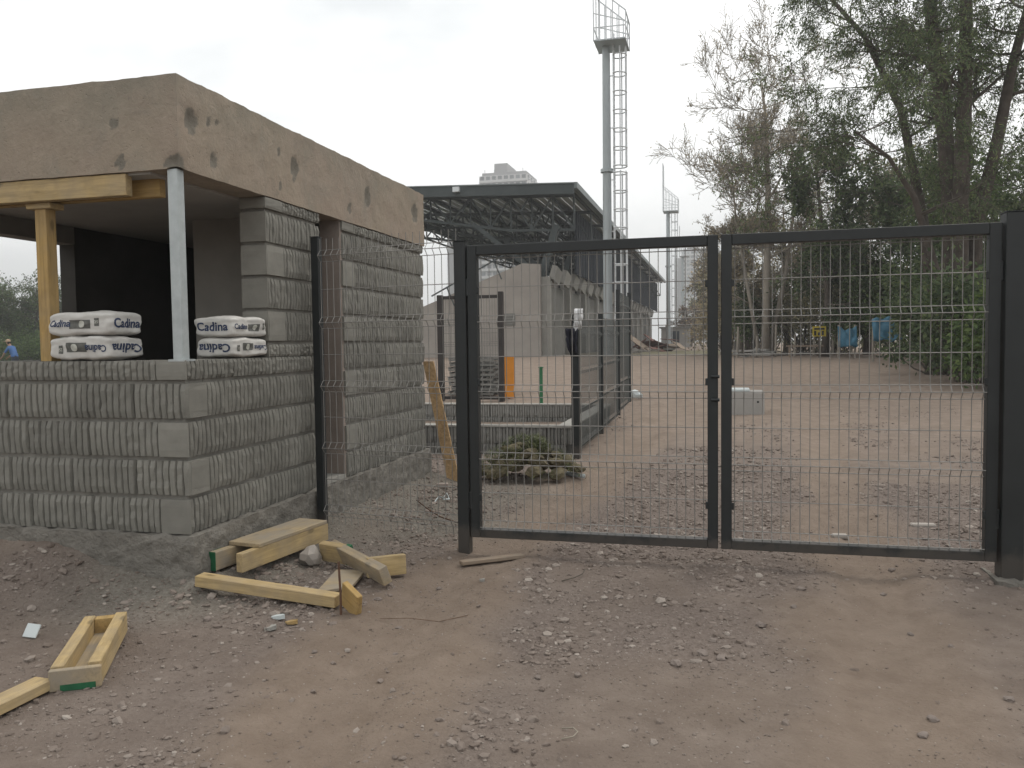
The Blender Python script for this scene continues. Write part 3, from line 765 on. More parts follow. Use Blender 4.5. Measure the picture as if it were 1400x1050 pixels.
# second fence line, beside the low planter wall
FX = -1.53
fy = [8.85, 11.05, 13.25, 15.2]; ftop = [1.60, 1.66, 2.12, 2.18]
fl = ['with a cloth and jacket hung on it', 'second from the one with the hung cloth', 'third and taller, past the planter wall', 'at the far end of the planter fence']
for i, (y, z1) in enumerate(zip(fy, ftop)):
    post('fence_post', 'dark fence post of the planter fence, '+fl[i], FX-.03*i, y, .06 if i else .085, z1)
for i in range(3):
    g = gh(FX, fy[i])+.05; fp = thing('mesh_fence_panel', ['mesh fence panel beside the planter, next to the post with hung cloth', 'mesh fence panel beside the planter, in the middle of its fence', 'taller mesh fence panel past the end of the planter wall'][i], 'fence', (FX, (fy[i]+fy[i+1])/2, g))
    zt = min(ftop[i], ftop[i+1])-.04 if i < 2 else 2.1
    n = int((zt-g-.05)/.42); mesh_panel('wire_mesh', fp, (FX-.03*i, fy[i]+.05), (FX-.03*(i+1), fy[i+1]-.04), [g+.03+.42*k for k in range(n+1)], g, zt, mat='wire_dark', step=.05)
# hung cloth and jacket
def drape(name, label, cat, mat, c, w, h, seed, mat2=None):
    q = MB(); n, k = 12, 14; r = random.Random(seed)
    for j in range(k+1):
        for i in range(n+1):
            u, v = i/n-.5, j/k; nz = mnoise.noise(Vector((u*4+seed, v*3, seed)))
            x = c[0]+u*w*(1-.35*v+.5*nz*v); y = c[1]-.03*math.sin(v*3)-.045*nz-.02*math.cos(u*14+seed); z = c[2]-h*v*(1+.5*mnoise.noise(Vector((u*5, seed, 0))))
            if v < .15: z += .02
            q.v.append((x, y, z))
    for j in range(k):
        for i in range(n): a = j*(n+1)+i; q.f.append((a, a+1, a+n+2, a+n+1))
    me = q.mesh(name, True); o = link(name, me, mat)
    so_ = o.modifiers.new('thick', 'SOLIDIFY'); so_.thickness = .012; tag(o, label, cat); return o
drape('cloth', 'white crumpled cloth hung over the top of a planter fence post', 'cloth', 'white_cloth', (FX+.045, 8.80, 1.622), .10, .19, 3)
p = pY(786, 452, 8.79); drape('jacket', 'dark blue and white jacket hung on a planter fence post', 'jacket', 'black_cloth', (FX-.02, 8.785, p.z), .13, .24, 6)

# low planter walls of grey blocks with a mortar cap
ZT = .335
pl = thing('planter_wall', 'low grey block planter walls forming an unfilled rectangular bed', 'planter', (-3.1, 10.7, 0))
bcache = {}
def pblock(L, h, loc, rz):
    key = (round(L, 2), round(h, 2), random.randrange(3))
    if key not in bcache:
        me = block_mesh(L, h, key[2]+77, True, .17); me.materials.append(MATS['block_dark']); bcache[key] = me
    o = bpy.data.objects.new('block', bcache[key]); COL.objects.link(o); o.location = loc; o.rotation_euler = (0, 0, rz); setparent(o, pl)
PX0, PX1, PY0, PY1 = -4.9, -1.62, 9.06, 12.35
for k, z in enumerate((-.06, .13)):
    x = PX0+(.2 if k else 0)
    while x < PX1-.1:
        L = min(.395, PX1-x); pblock(L-.008, .185, (x, PY0, z), 0); pblock(L-.008, .185, (x, PY1, z), 0); x += .4
    y = PY0+.19+(.2 if k else 0)
    while y < PY1-.02:
        L = min(.395, PY1+.15-y); pblock(L-.008, .185, (PX1, y, z), math.pi/2); y += .4
def ccap(x0, x1, y0, y1): rough_box('coping', (x0, y0, ZT-.018), (x1, y1, ZT), .08, .005, 8, 'wall_cap', pl, 3)
ccap(PX0, PX1+.01, PY0-.005, PY0+.18); ccap(PX0, PX1+.01, PY1-.005, PY1+.18); ccap(PX1-.18, PX1+.012, PY0+.182, PY1-.007)
# garden gate frame behind it
gz_ = .2
fr = thing('garden_gate', 'small dark steel gate frame with mesh standing behind the planter walls', 'gate', (-4.65, 15.1, gh(-4.65, 15.1)))
a = pY(604, 545, 15.1); b = pY(686, 548, 15.1); zt_ = pY(645, 404, 15.1).z
for x in (a.x, b.x): MB().box(x-.05, x+.05, 15.04, 15.16, gh(x, 15.1)-.03, zt_+.02 if x == a.x else zt_+.06).build('post', 'frame_dark', fr, bevel=.004)
MB().box(a.x+.052, b.x-.052, 15.06, 15.14, zt_-.06, zt_).build('top_rail', 'frame_dark', fr)
MB().box(a.x+.052, b.x-.052, 15.07, 15.13, gh(a.x, 15.1)+.03, gh(a.x, 15.1)+.09).build('bottom_rail', 'frame_dark', fr)
mesh_panel('wire_mesh', fr, (a.x+.05, 15.1), (b.x-.05, 15.1), [.4, .82, 1.24, 1.66], .3, zt_-.05, mat='wire_dark', step=.055)
# stack of grey mesh panels / pallets seen through it
st = thing('grating_stack', 'stack of dark grey grating panels behind the small gate frame', 'stack', (-5.0, 16.4, gh(-5, 16.4)))
a = pY(622, 540, 16.4); b = pY(682, 540, 16.4); gzz = gh(-5, 16.4); top = pY(650, 487, 16.4).z
nl = 8; hh = (top-gzz)/nl
for i in range(nl):
    q = MB(); z = gzz+i*hh; dx = random.uniform(-.04, .04)
    for k in range(9):
        x = a.x+dx+(b.x-a.x)*k/8; q.box(x-.02, x+.02, 16.1, 17.1, z+hh*.45, z+hh*.82)
    for yy in (16.1, 16.55, 17.05): q.box(a.x+dx, b.x+dx, yy-.03, yy+.03, z+.002, z+hh*.45-.002)
    q.build('grating', 'wall_grey' if i % 2 else 'block_dark', st)
a = pY(688, 528, 15.6); b = pY(703, 528, 15.6); z1 = pY(695, 487, 15.6).z
o = MB().box(a.x, b.x, 15.58, 15.62, gh(a.x, 15.6)+.02, z1).build('orange_board', 'orange_board', bevel=.004); tag(o, 'bright orange board standing upright beside the small gate frame', 'board')
MB().box((a.x+b.x)/2-.02, (a.x+b.x)/2+.02, 15.625, 15.66, gh(a.x, 15.6)-.05, z1-.1).build('stake', 'weathered', o)
a = pY(740, 550, 14.2); z1 = pY(740, 503, 14.2).z
o = MB().tube((a.x, 14.2, gh(a.x, 14.2)-.1), (a.x, 14.2, z1), .032, n=10).box(a.x-.04, a.x+.04, 14.16, 14.24, z1+.001, z1+.02).build('green_stake', 'green_stake'); tag(o, 'short green pipe stake standing in the dirt behind the planter', 'stake')

# ------------------------------------------------------------------ offcuts and formwork on the ground
def G(x, y): return gh(x, y)
# channel of three boards nailed together, green paint on one end
a = Vector((-2.435, 3.74, 0)); b = Vector((-2.33, 4.50, 0)); d = (b-a).normalized(); rz = math.atan2(d.y, d.x); nl_ = Vector((-d.y, d.x, 0)); L = (b-a).length
ch = thing('formwork_channel', 'dusty nailed timber channel with one green painted end beside the booth plinth', 'formwork', (*((a+b)/2).xy, G(-2.4, 4.1)))
z0 = max(G(a.x, a.y), G(b.x, b.y), G(-2.5, 3.75))+.03; c = (a+b)/2
timber('side_board', c+Vector((0, 0, z0+.05)), (L, .042, .10), rz, mat='pine', parent=ch)
sb = timber('side_board', c+nl_*.16+d*(-.02)+Vector((0, 0, z0+.05)), (L, .042, .10), rz, mat='pine_dusty', parent=ch)
e_ = MB().box(-.002, .002, -.0215, .0215, -.0505, .0505).build('painted_end', 'green_paint'); e_.location = c+nl_*.16+d*(-.02-L/2-.0015)+Vector((0, 0, z0+.05)); e_.rotation_euler = (0, 0, rz); setparent(e_, sb)
e_ = MB().box(-.045, .045, -.0015, .0015, -.0505, .0505).build('painted_end', 'green_paint'); e_.location = c+nl_*(.16+.0225)+d*(-.02-L/2+.045)+Vector((0, 0, z0+.05)); e_.rotation_euler = (0, 0, rz); setparent(e_, sb)
timber('top_board', c+nl_*.08+d*.06+Vector((0, 0, z0+.1115)), (L-.14, .205, .022), rz, mat='pine_dusty', parent=ch)
# long batten lying in front of it
a = Vector((-2.55, 3.56, 0)); b = Vector((-1.775, 3.545, 0)); c = (a+b)/2; d = b-a
za, zb = G(a.x, a.y), G(b.x, b.y)
o = timber('batten', (c.x, c.y, (za+zb)/2+.045), (d.length, .075, .055), math.atan2(d.y, d.x), math.asin((za-zb)/d.length), mat='pine'); tag(o, 'long yellow pine batten lying before the nailed timber channel', 'timber')
# short stub board tilted against its end
o = timber('board_offcut', (-1.685, 3.50, G(-1.68, 3.5)+.062), (.135, .03, .13), -.62, .0, .0, mat='pine_orange'); o.rotation_euler = (.15, .35, -.55); tag(o, 'short orange pine offcut leaning against the end of the long batten', 'timber')
# flat plywood offcut
q = MB(); P4 = [pz(460, 787, .03), pz(501, 786, .03), pz(482, 810, .03), pz(431, 817, .03)]
zg = [G(p.x, p.y)+.022 for p in P4]
q.add([(p.x, p.y, z) for p, z in zip(P4, zg)]+[(p.x, p.y, z+.016) for p, z in zip(P4, zg)], [(3,2,1,0),(4,5,6,7),(0,1,5,4),(1,2,6,5),(2,3,7,6),(3,0,4,7)])
tag(q.build('plywood_offcut', 'pine_dusty', bevel=.002), 'pale flat plywood offcut lying beside the upright rebar stub', 'timber')
# open frame of three pieces
fr2 = thing('formwork_offcut', 'small nailed timber frame piece with a green painted end lying on gravel', 'formwork', (-1.95, 4.15, G(-1.95, 4.15)))
zf = G(-1.95, 4.15)+.02
a, b = pz(457, 752, .09), pz(527, 790, .09)
a.z = b.z = 0; c = (a+b)/2; d = b-a
timber('rail', (c.x, c.y, zf+.06), (d.length, .05, .095), math.atan2(d.y, d.x), 0, .35, mat='pine_dusty', parent=fr2)
b1 = timber('cross_block', (-2.125, 4.235, zf+.055), (.22, .045, .11), -.30, 0, .25, mat='pine', parent=fr2)
e_ = MB().box(-.018, .018, -.0235, .0235, -.0555, .0555).build('painted_end', 'green_paint'); e_.location = b1.location+Vector((.094*math.cos(-.3), .094*math.sin(-.3), 0)); e_.rotation_euler = b1.rotation_euler; setparent(e_, b1)
timber('cross_block', (-1.735, 4.03, zf+.058), (.21, .045, .105), .62, 0, -.1, mat='pine', parent=fr2)
# rebar stub
p = pz(466, 846, 0); tp = Vector((p.x-.015, p.y+.02, .265))
q = MB().path([(p.x, p.y, -.08), ((p.x+tp.x)/2+.004, (p.y+tp.y)/2, .11), tuple(tp)], .006, 6); tag(q.build('rebar_stub', 'rust'), 'rusty thin rebar stub standing upright in the dirt', 'rebar')
# tray on the left and the plank beside it
ang = math.atan2(3.02-2.47, -2.66+2.33); ca, sa = math.cos(ang), math.sin(ang)
ctr = Vector((-2.50, 2.775, 0)); zt0 = G(ctr.x, ctr.y)+.008
tr_ = thing('formwork_tray', 'open shallow pine formwork tray lying on the dirt by itself', 'formwork', (ctr.x, ctr.y, zt0))
dx = Vector((ca, sa, 0)); dn = Vector((-sa, ca, 0)); LT, WT = .60, .175
def tp_(name, along, across, z, size, mat, rz_=0): return timber(name, ctr+dx*along+dn*across+Vector((0, 0, zt0+z)), size, ang+rz_, mat=mat, parent=tr_)
tp_('bottom_board', 0, 0, .010, (LT-.05, WT-.09, .018), 'pine_dusty')
tp_('side_board', .0, WT/2-.024, .045, (LT, .046, .085), 'pine'); tp_('side_board', 0, -WT/2+.024, .047, (LT, .046, .089), 'pine')
tp_('end_block', LT/2-.022, 0, .046, (.042, WT-.094, .075), 'pine_orange')
eb = tp_('end_block', -LT/2-.0145, 0, .040, (.026, WT+.002, .08), 'pine_dusty')
e_ = MB().box(-.0015, .0015, -.07, .05, -.0115, .0115).build('painted_edge', 'green_paint'); e_.location = ctr-dx*(LT/2+.0285)+Vector((0, 0, zt0+.0125)); e_.rotation_euler = (0, 0, ang); setparent(e_, eb)
a, b = Vector((-2.445, 2.47, 0)), Vector((-2.47, 1.75, 0)); c = (a+b)/2
o = timber('plank', (c.x, c.y, G(c.x, c.y)+.03), ((b-a).length, .085, .04), math.atan2((b-a).y, (b-a).x), 0, 0, mat='pine'); tag(o, 'plain pine plank running up to the corner of the open tray', 'timber')
# weathered stick, white tile, chips
a, b = pz(630, 772, .02), pz(715, 760, .02); c = (a+b)/2
tag(timber('weathered_plank', (c.x, c.y, G(c.x, c.y)+.018), ((b-a).length, .05, .022), math.atan2((b-a).y, (b-a).x), .02, mat='weathered'), 'weathered brown plank lying below the slim gate post', 'timber')
p = pz(42, 826, .16); zz = G(p.x, p.y)
o = MB().box(-.032, .032, -.004, .004, -.03, .03).build('plastic_tile', 'white_plastic', bevel=.002); o.location = (p.x, p.y, zz+.028); o.rotation_euler = (-.6, .08, .1); tag(o, 'small square white plastic tile on the dirt heap', 'tile')
for (x, y, s, mname, lb) in ((380, 852, .035, 'white_plastic', 'pale broken plaster chip before the long batten'), (370, 864, .04, 'wall_cap', 'grey flat plaster chip before the long batten'), (400, 857, .035, 'pine_orange', 'orange wood chip before the long batten'), (660, 800, .02, 'wall_cap', 'pale chip on bare dirt below the weathered plank')):
    p = pz(x, y); q = MB(); r = random.Random(x); pts = [(math.cos(k)*s*r.uniform(.6, 1.1), math.sin(k)*s*.6*r.uniform(.6, 1.1)) for k in np.arange(0, 6.2, 1.05)]
    n = len(pts); zz = G(p.x, p.y)
    q.add([(p.x+u, p.y+v, zz+.002) for u, v in pts]+[(p.x+u, p.y+v, zz+.016+.2*u) for u, v in pts], [tuple(range(n-1, -1, -1)), tuple(range(n, 2*n))]+[(i, (i+1)%n, n+(i+1)%n, n+i) for i in range(n)])
    tag(q.build('chip', mname), lb, 'chip')
# OSB offcut leaning on the corner of the booth
a = Vector((-2.52, 7.30, G(-2.52, 7.3))); 
P = [pY(578, 494, 7.32), pY(592, 494, 7.32), pY(606, 544, 7.28), pY(611, 538, 7.28), pY(628, 650, 7.20), pY(612, 652, 7.20)]
P = [P[0], P[1], P[4], P[5]]
P[2].z = P[3].z = G(P[2].x, P[2].y)
q = MB(); n = len(P); q.add(P+[v+Vector((.004, .014, 0)) for v in P], [tuple(range(n)), tuple(range(2*n-1, n-1, -1))]+[(i, n+i, n+(i+1)%n, (i+1)%n) for i in range(n)])
tag(q.build('strand_board', 'osb', bevel=.0), 'narrow strand board offcut leaning against the far corner of the booth', 'board')
# bits behind the mesh: brick piece, tangled string, pipe, cable
p = pz(605, 669); tag(timber('brick_piece', (p.x, p.y, G(p.x, p.y)+.02), (.10, .06, .04), .25, mat='plaster_pink'), 'small pale brick piece lying on cement behind the mesh panel', 'brick')
def wire_thing(name, label, cat, px, r, mat, lift=.01):
    pts = []
    for x, y, h in px:
        p = pz(x, y); pts.append((p.x, p.y, max(G(p.x, p.y), 0)+lift+h))
    tag(MB().path(pts, r, 6).build(name, mat, smooth=True, recalc=False), label, cat)
wire_thing('string', 'white tangled string on cement behind the mesh panel', 'string', ((594, 690, 0), (600, 683, .015), (606, 684, 0), (611, 679, .02), (614, 684, 0), (606, 686, .01)), .006, 'white_plastic')
wire_thing('cable', 'dark bent cable reaching the foot of the slim gate post', 'cable', ((570, 695, .05), (585, 703, .03), (602, 712, .02), (620, 718, .015), (634, 722, .01)), .005, 'rust')
wire_thing('pipe_piece', 'short grey pipe lying beside the pile of turf', 'pipe', ((762, 648, .01), (780, 652, .01), (799, 654, .01)), .022, 'pole_grey')
wire_thing('twig', 'dark forked twig lying on the bare dirt before the gate', 'twig', ((768, 799, 0), (785, 797, .01), (796, 793, .012), (800, 787, .02)), .003, 'twig_dark', .004)
wire_thing('twig', 'thin pale bent twig on the dirt in the foreground', 'twig', ((768, 1003, 0), (784, 1006, .01), (790, 1012, .012), (784, 1018, .008), (768, 1020, 0)), .0022, 'twig', .004)
wire_thing('wire_piece', 'thin rusty wire trailing over dirt beside the timber offcuts', 'wire', ((520, 850, .005), (560, 850, .01), (600, 852, .004), (640, 851, .003)), .0013, 'rust', .003)
# concrete lump and loose rocks
def rock(name, label, cat, c, s, mat, seed, group=None, sub=2):
    bm = bmesh.new(); bmesh.ops.create_icosphere(bm, subdivisions=sub, radius=1)
    for v in bm.verts:
        n = mnoise.noise(v.co*1.3+Vector((seed*7.7, 0, 0)))*.45+mnoise.noise(v.co*3.1+Vector((seed, 3, 0)))*.2
        v.co = Vector((v.co.x*s[0], v.co.y*s[1], v.co.z*s[2]))*(1+n)
    me = bpy.data.meshes.new(name); bm.to_mesh(me); bm.free(); o = link(name, me, mat); o.location = c; o.rotation_euler = (0, 0, seed*1.7); return tag(o, label, cat, group)
p = pz(424, 778); rock('concrete_lump', 'jagged lump of broken concrete inside the ring of timber offcuts', 'concrete', (p.x, p.y, G(p.x, p.y)+.04), (.075, .06, .06), 'stand_concrete', 3)
rr = random.Random(21)
for x, y, s in ((284, 852, .04), (517, 827, .03), (541, 891, .03), (1095, 812, .035), (705, 865, .025), (790, 930, .028), (960, 900, .04), (985, 905, .035), (975, 880, .035), (940, 830, .03), (860, 880, .03), (1208, 810, .035), (1220, 778, .04), (1325, 770, .045), (1245, 870, .025), (1300, 893, .022), (1380, 962, .03), (1040, 860, .04), (1275, 985, .035), (1262, 1005, .03), (735, 930, .025), (545, 858, .025), (600, 805, .03), (1010, 795, .05), (925, 915, .045), (1085, 835, .03), (700, 815, .018), (430, 900, .022)):
    p = pz(x, y); k = rr.uniform(.8, 1.2)
    rock('rock', 'loose palm-sized stone lying on the dirt before the gate', 'stone', (p.x, p.y, G(p.x, p.y)+s*.12), (s*k*.62, s*.5, s*.34), 'stone', rr.random()*50, 'loose stones before the gate', 2)
# pile of dug-up turf sods
tf = thing('turf_pile', 'heap of dug-up turf sods behind the gate', 'turf', (-1.8, 7.5, G(-1.8, 7.5)))
for k in range(48):
    u, v = rr.uniform(-.5, .5)*.9, rr.uniform(-.3, .3); x, y = -1.78+u, 7.55+v; hgt = max(0, .30*(1-(u/.52)**2-(v/.36)**2))*rr.uniform(.5, 1)
    o = rock('sod', None, None, (x, y, G(x, y)+.04+hgt), (rr.uniform(.06, .13), rr.uniform(.05, .09), rr.uniform(.035, .06)), 'turf_soil', rr.random()*60, sub=2)
    o.rotation_euler = (rr.uniform(-.4, .4), rr.uniform(-.4, .4), rr.uniform(0, 6)); setparent(o, tf)
gv_, gf_ = [], []
for k in range(6500):
    u, v = rr.gauss(0, .22), rr.gauss(0, .15); x, y = -1.78+u, 7.55+v; hgt = max(0, .31*(1-(u/.52)**2-(v/.38)**2))+.07
    if mnoise.noise(Vector((x*5, y*5, 0))) < -.05: continue
    z = G(x, y)*0+hgt*rr.uniform(.75, 1.1); a = rr.uniform(0, 6.28); l = rr.uniform(.02, .055); i = len(gv_)
    dx_, dy_ = math.cos(a), math.sin(a)
    gv_ += [(x-dy_*.004, y+dx_*.004, z), (x+dy_*.004, y-dx_*.004, z), (x+dx_*l, y+dy_*l, z+rr.uniform(0, .04))]; gf_.append((i, i+1, i+2))
me = bpy.data.meshes.new('grass_tufts'); me.from_pydata(gv_, [], gf_); o = link('grass_tufts', me, 'turf_grass', tf); o['kind'] = 'stuff'
# pale concrete block out in the yard
p = pz(1020, 568, .1); zz = G(p.x, p.y)
cb = thing('concrete_block', 'pale square concrete block with a white lid out in the yard', 'concrete block', (p.x, p.y+.3, zz))
MB().box(p.x-.26, p.x+.28, p.y+.02, p.y+.56, zz-.05, zz+.36).build('body', 'white_block', cb, bevel=.02)
MB().box(p.x-.25, p.x+.06, p.y+.06, p.y+.5, zz+.361, zz+.40).build('lid', 'white_plastic', cb, bevel=.008)
MB().tube((p.x+.18, p.y+.015, zz+.2), (p.x+.18, p.y+.03, zz+.2), .018, n=8).build('plug', 'black_paint', cb)
p = pz(868, 551, .12); rock('white_bucket', 'white dented plastic canister lying at the end of the planter fence', 'canister', (p.x, p.y, G(p.x, p.y)+.09), (.13, .10, .09), 'white_plastic', 2)
for x, y, lb in ((1148, 728, 'flat pale stone slab just behind the gate'), (1262, 718, 'long pale stone slab behind the gate near the thick post')):
    p = pz(x, y); o = timber('stone_slab', (p.x, p.y, G(p.x, p.y)+.006), (.16 if x > 1200 else .1, .06, .03), .1, mat='stand_concrete', bevel=.008); tag(o, lb, 'stone')

# ------------------------------------------------------------------ grandstand
XR, XLs, YS, YE = -6.2, -17.4, 36.0, 97.0
ZA, ZB = 8.22, 8.62                    # roof height at its back (right) and its field side (left)
gs = thing('grandstand', 'long dark steel roofed grandstand with concrete end wall behind the fence', 'grandstand', (-11.5, 66, .66))
def zr(x): return ZA+(ZB-ZA)*(XR-x)/(XR-XLs)
q = MB()                               # profiled sheet on top
nrib = 28
for i in range(nrib):
    x0 = XLs+(XR-XLs)*i/nrib; x1 = XLs+(XR-XLs)*(i+.62)/nrib; x2 = XLs+(XR-XLs)*(i+1)/nrib
    for xa, xb, dz in ((x0, x1, 0), (x1, x2, -.06)):
        q.add([(xa, YS, zr(xa)+dz), (xb, YS, zr(xb)+dz), (xb, YE, zr(xb)+dz), (xa, YE, zr(xa)+dz), (xa, YS, zr(xa)+dz+.05), (xb, YS, zr(xb)+dz+.05), (xb, YE, zr(xb)+dz+.05), (xa, YE, zr(xa)+dz+.05)],
              [(3,2,1,0),(4,5,6,7),(0,1,5,4),(1,2,6,5),(2,3,7,6),(3,0,4,7)])
rf = q.build('roof', 'roof_sheet', gs)
q = MB(); q.beam((XLs, YS-.06, zr(XLs)-.18), (XR, YS-.06, zr(XR)-.18), .08, .46); q.build('fascia', 'roof_steel', rf)
MB().beam((XLs, YS-.09, zr(XLs)+.075), (XR, YS-.09, zr(XR)+.075), .12, .05).build('fascia_edge', 'roof_edge', rf)
MB().beam((XR+.03, YS-.1, ZA-.02), (XR+.03, YE, ZA-.02), .22, .26).build('gutter', 'roof_edge', rf)
MB().beam((XLs-.03, YS-.1, ZB-.10), (XLs-.03, YE, ZB-.10), .16, .40).build('edge_beam', 'roof_steel', rf)
lamp = pY(624, 259, YS-.2); MB().box(lamp.x-.15, lamp.x+.15, YS-.32, YS-.12, lamp.z-.12, lamp.z+.1).build('floodlight', 'pole_pale', rf)
for k, y in enumerate(np.arange(YS+1.0, YE, 5.07)):          # one lattice frame every five metres
    q = MB(); n = 11; up, lo = [], []
    for i in range(n+1):
        x = XR-.2+(XLs-XR+.4)*i/n; dep = 1.55 if i < 3 else 1.55-.95*(i-3)/(n-3)
        up.append(Vector((x, y, zr(x)-.28))); lo.append(Vector((x, y, zr(x)-.28-dep)))
    for a, b in zip(up[:-1], up[1:]): q.beam(a, b, .14, .14)
    for a, b in zip(lo[:-1], lo[1:]): q.beam(a, b, .12, .12)
    for i in range(n+1): q.beam(up[i], lo[i], .07, .07)
    for i in range(n): q.beam(up[i], lo[i+1], .07, .07) if i % 2 else q.beam(lo[i], up[i+1], .07, .07)
    q.build('roof_truss', 'roof_steel', gs)
    q = MB().beam((-8.0, y, 4.1), (-7.2, y, zr(-7)-1.6), .30, .34).beam((-8.0, y, 4.4), (-11.2, y, zr(-11)-1.5), .16, .20)
    q.build('raking_column', 'roof_steel', gs)
for i in range(10):                                          # purlins with their own bracing
    x = XR-.3+(XLs-XR+.6)*i/9; q = MB(); q.beam((x, YS, zr(x)-.13), (x, YE, zr(x)-.13), .09, .16)
    q.build('purlin', 'roof_steel', gs)
for x in (-8.6, -11.4, -14.2, -16.9):                       # long lattice girders
    q = MB(); d0 = zr(x)-.35; d1 = zr(x)-1.05; q.beam((x, YS, d1), (x, YE, d1), .09, .09); y = YS; k = 0
    while y < YE-1: q.beam((x, y, d0 if k % 2 else d1), (x, y+1.27, d1 if k % 2 else d0), .06, .06); y += 1.27; k += 1
    q.build('girder', 'roof_steel', gs)
# back cladding with vertical seams, one sheet per bay
for k, y in enumerate(np.arange(YS+5.3, YE-1, 5.07)):
    q = MB(); q.box(-7.12, -7.05, y, y+5.03, 4.75, zr(-7.1)-.3)
    for j in range(9): q.box(-7.05+.001, -7.0, y+.08+j*.56, y+.16+j*.56, 4.76, zr(-7)-.32)
    q.build('cladding_sheet', 'cladding', gs)
# concrete end wall, falling towards the pitch
def wallpoly(name, pts, y0, y1, mat, parent):
    n = len(pts); q = MB(); q.add([(x, y0, z) for x, z in pts]+[(x, y1, z) for x, z in pts], [tuple(range(n)), tuple(range(2*n-1, n-1, -1))]+[(i, n+i, n+(i+1)%n, (i+1)%n) for i in range(n)])
    return q.build(name, mat, parent)
E0 = YS+.35
top = pY(738, 361, E0); lft = pY(657, 392, E0); slope = (top.z-lft.z)/(top.x-lft.x)
tl = pY(714, 360, E0)
ew = wallpoly('end_wall', [(top.x, .3), (top.x, top.z), (tl.x, tl.z), (-16.5, tl.z+slope*1.15*(-16.5-tl.x)), (-16.5, .0)], E0, E0+.3, 'stand_concrete', gs)
p = pY(697, 437, E0); MB().box(p.x-.26, p.x+.26, E0-.03, E0+.02, p.z-.28, p.z+.28).build('vent', 'stand_block', ew)
q = MB()
for k in range(4): q.box(p.x-.22, p.x+.22, E0-.05, E0-.031, p.z-.22+.12*k, p.z-.16+.12*k)
q.build('louvre', 'wall_grey', ew)
# railing that follows the seating
q = MB(); a = pY(590, 405, E0-.2); b = pY(697, 344, E0-.2); q.beam(a, b, .06, .06)
for f in (.2, .5, .8): pp = a.lerp(b, f); q.beam(pp, pp+Vector((.35, 0, -.85)), .05, .05)
q.build('stair_railing', 'roof_steel', gs)
# back wall: bays of block masonry with piers, precast slabs along its top
for k, y in enumerate(np.arange(E0+.32, YE, 5.07)):
    MB().box(-7.95, -7.72, y+.36, y+5.02, .2, 3.95).build('wall_bay', 'stand_block', gs)
    MB().box(-7.98, -7.48, y, y+.34, .2, 4.3).build('pier', 'precast', gs)
    if k % 3 == 1: MB().box(-7.72+.001, -7.66, y+1.6, y+3.4, .7, 2.6).build('shutter_door', 'cladding', gs)
for k, y in enumerate(np.arange(E0+.5, YE-2, 2.535)):
    q = MB(); q.box(-.12, .12, -.78, .78, -.32, .32); o = q.build('precast_slab', 'precast'); o.location = (-7.4, y+.8, 4.42); o.rotation_euler = (-.12, .25, 0); setparent(o, gs)
q = MB()
for k in range(10): z = 4.3-k*.33; q.box(-8.1-.85*(k+1), -8.1-.85*k, E0+.35, YE-.5, .3, z)
q.build('seating_terrace', 'stand_concrete', gs)

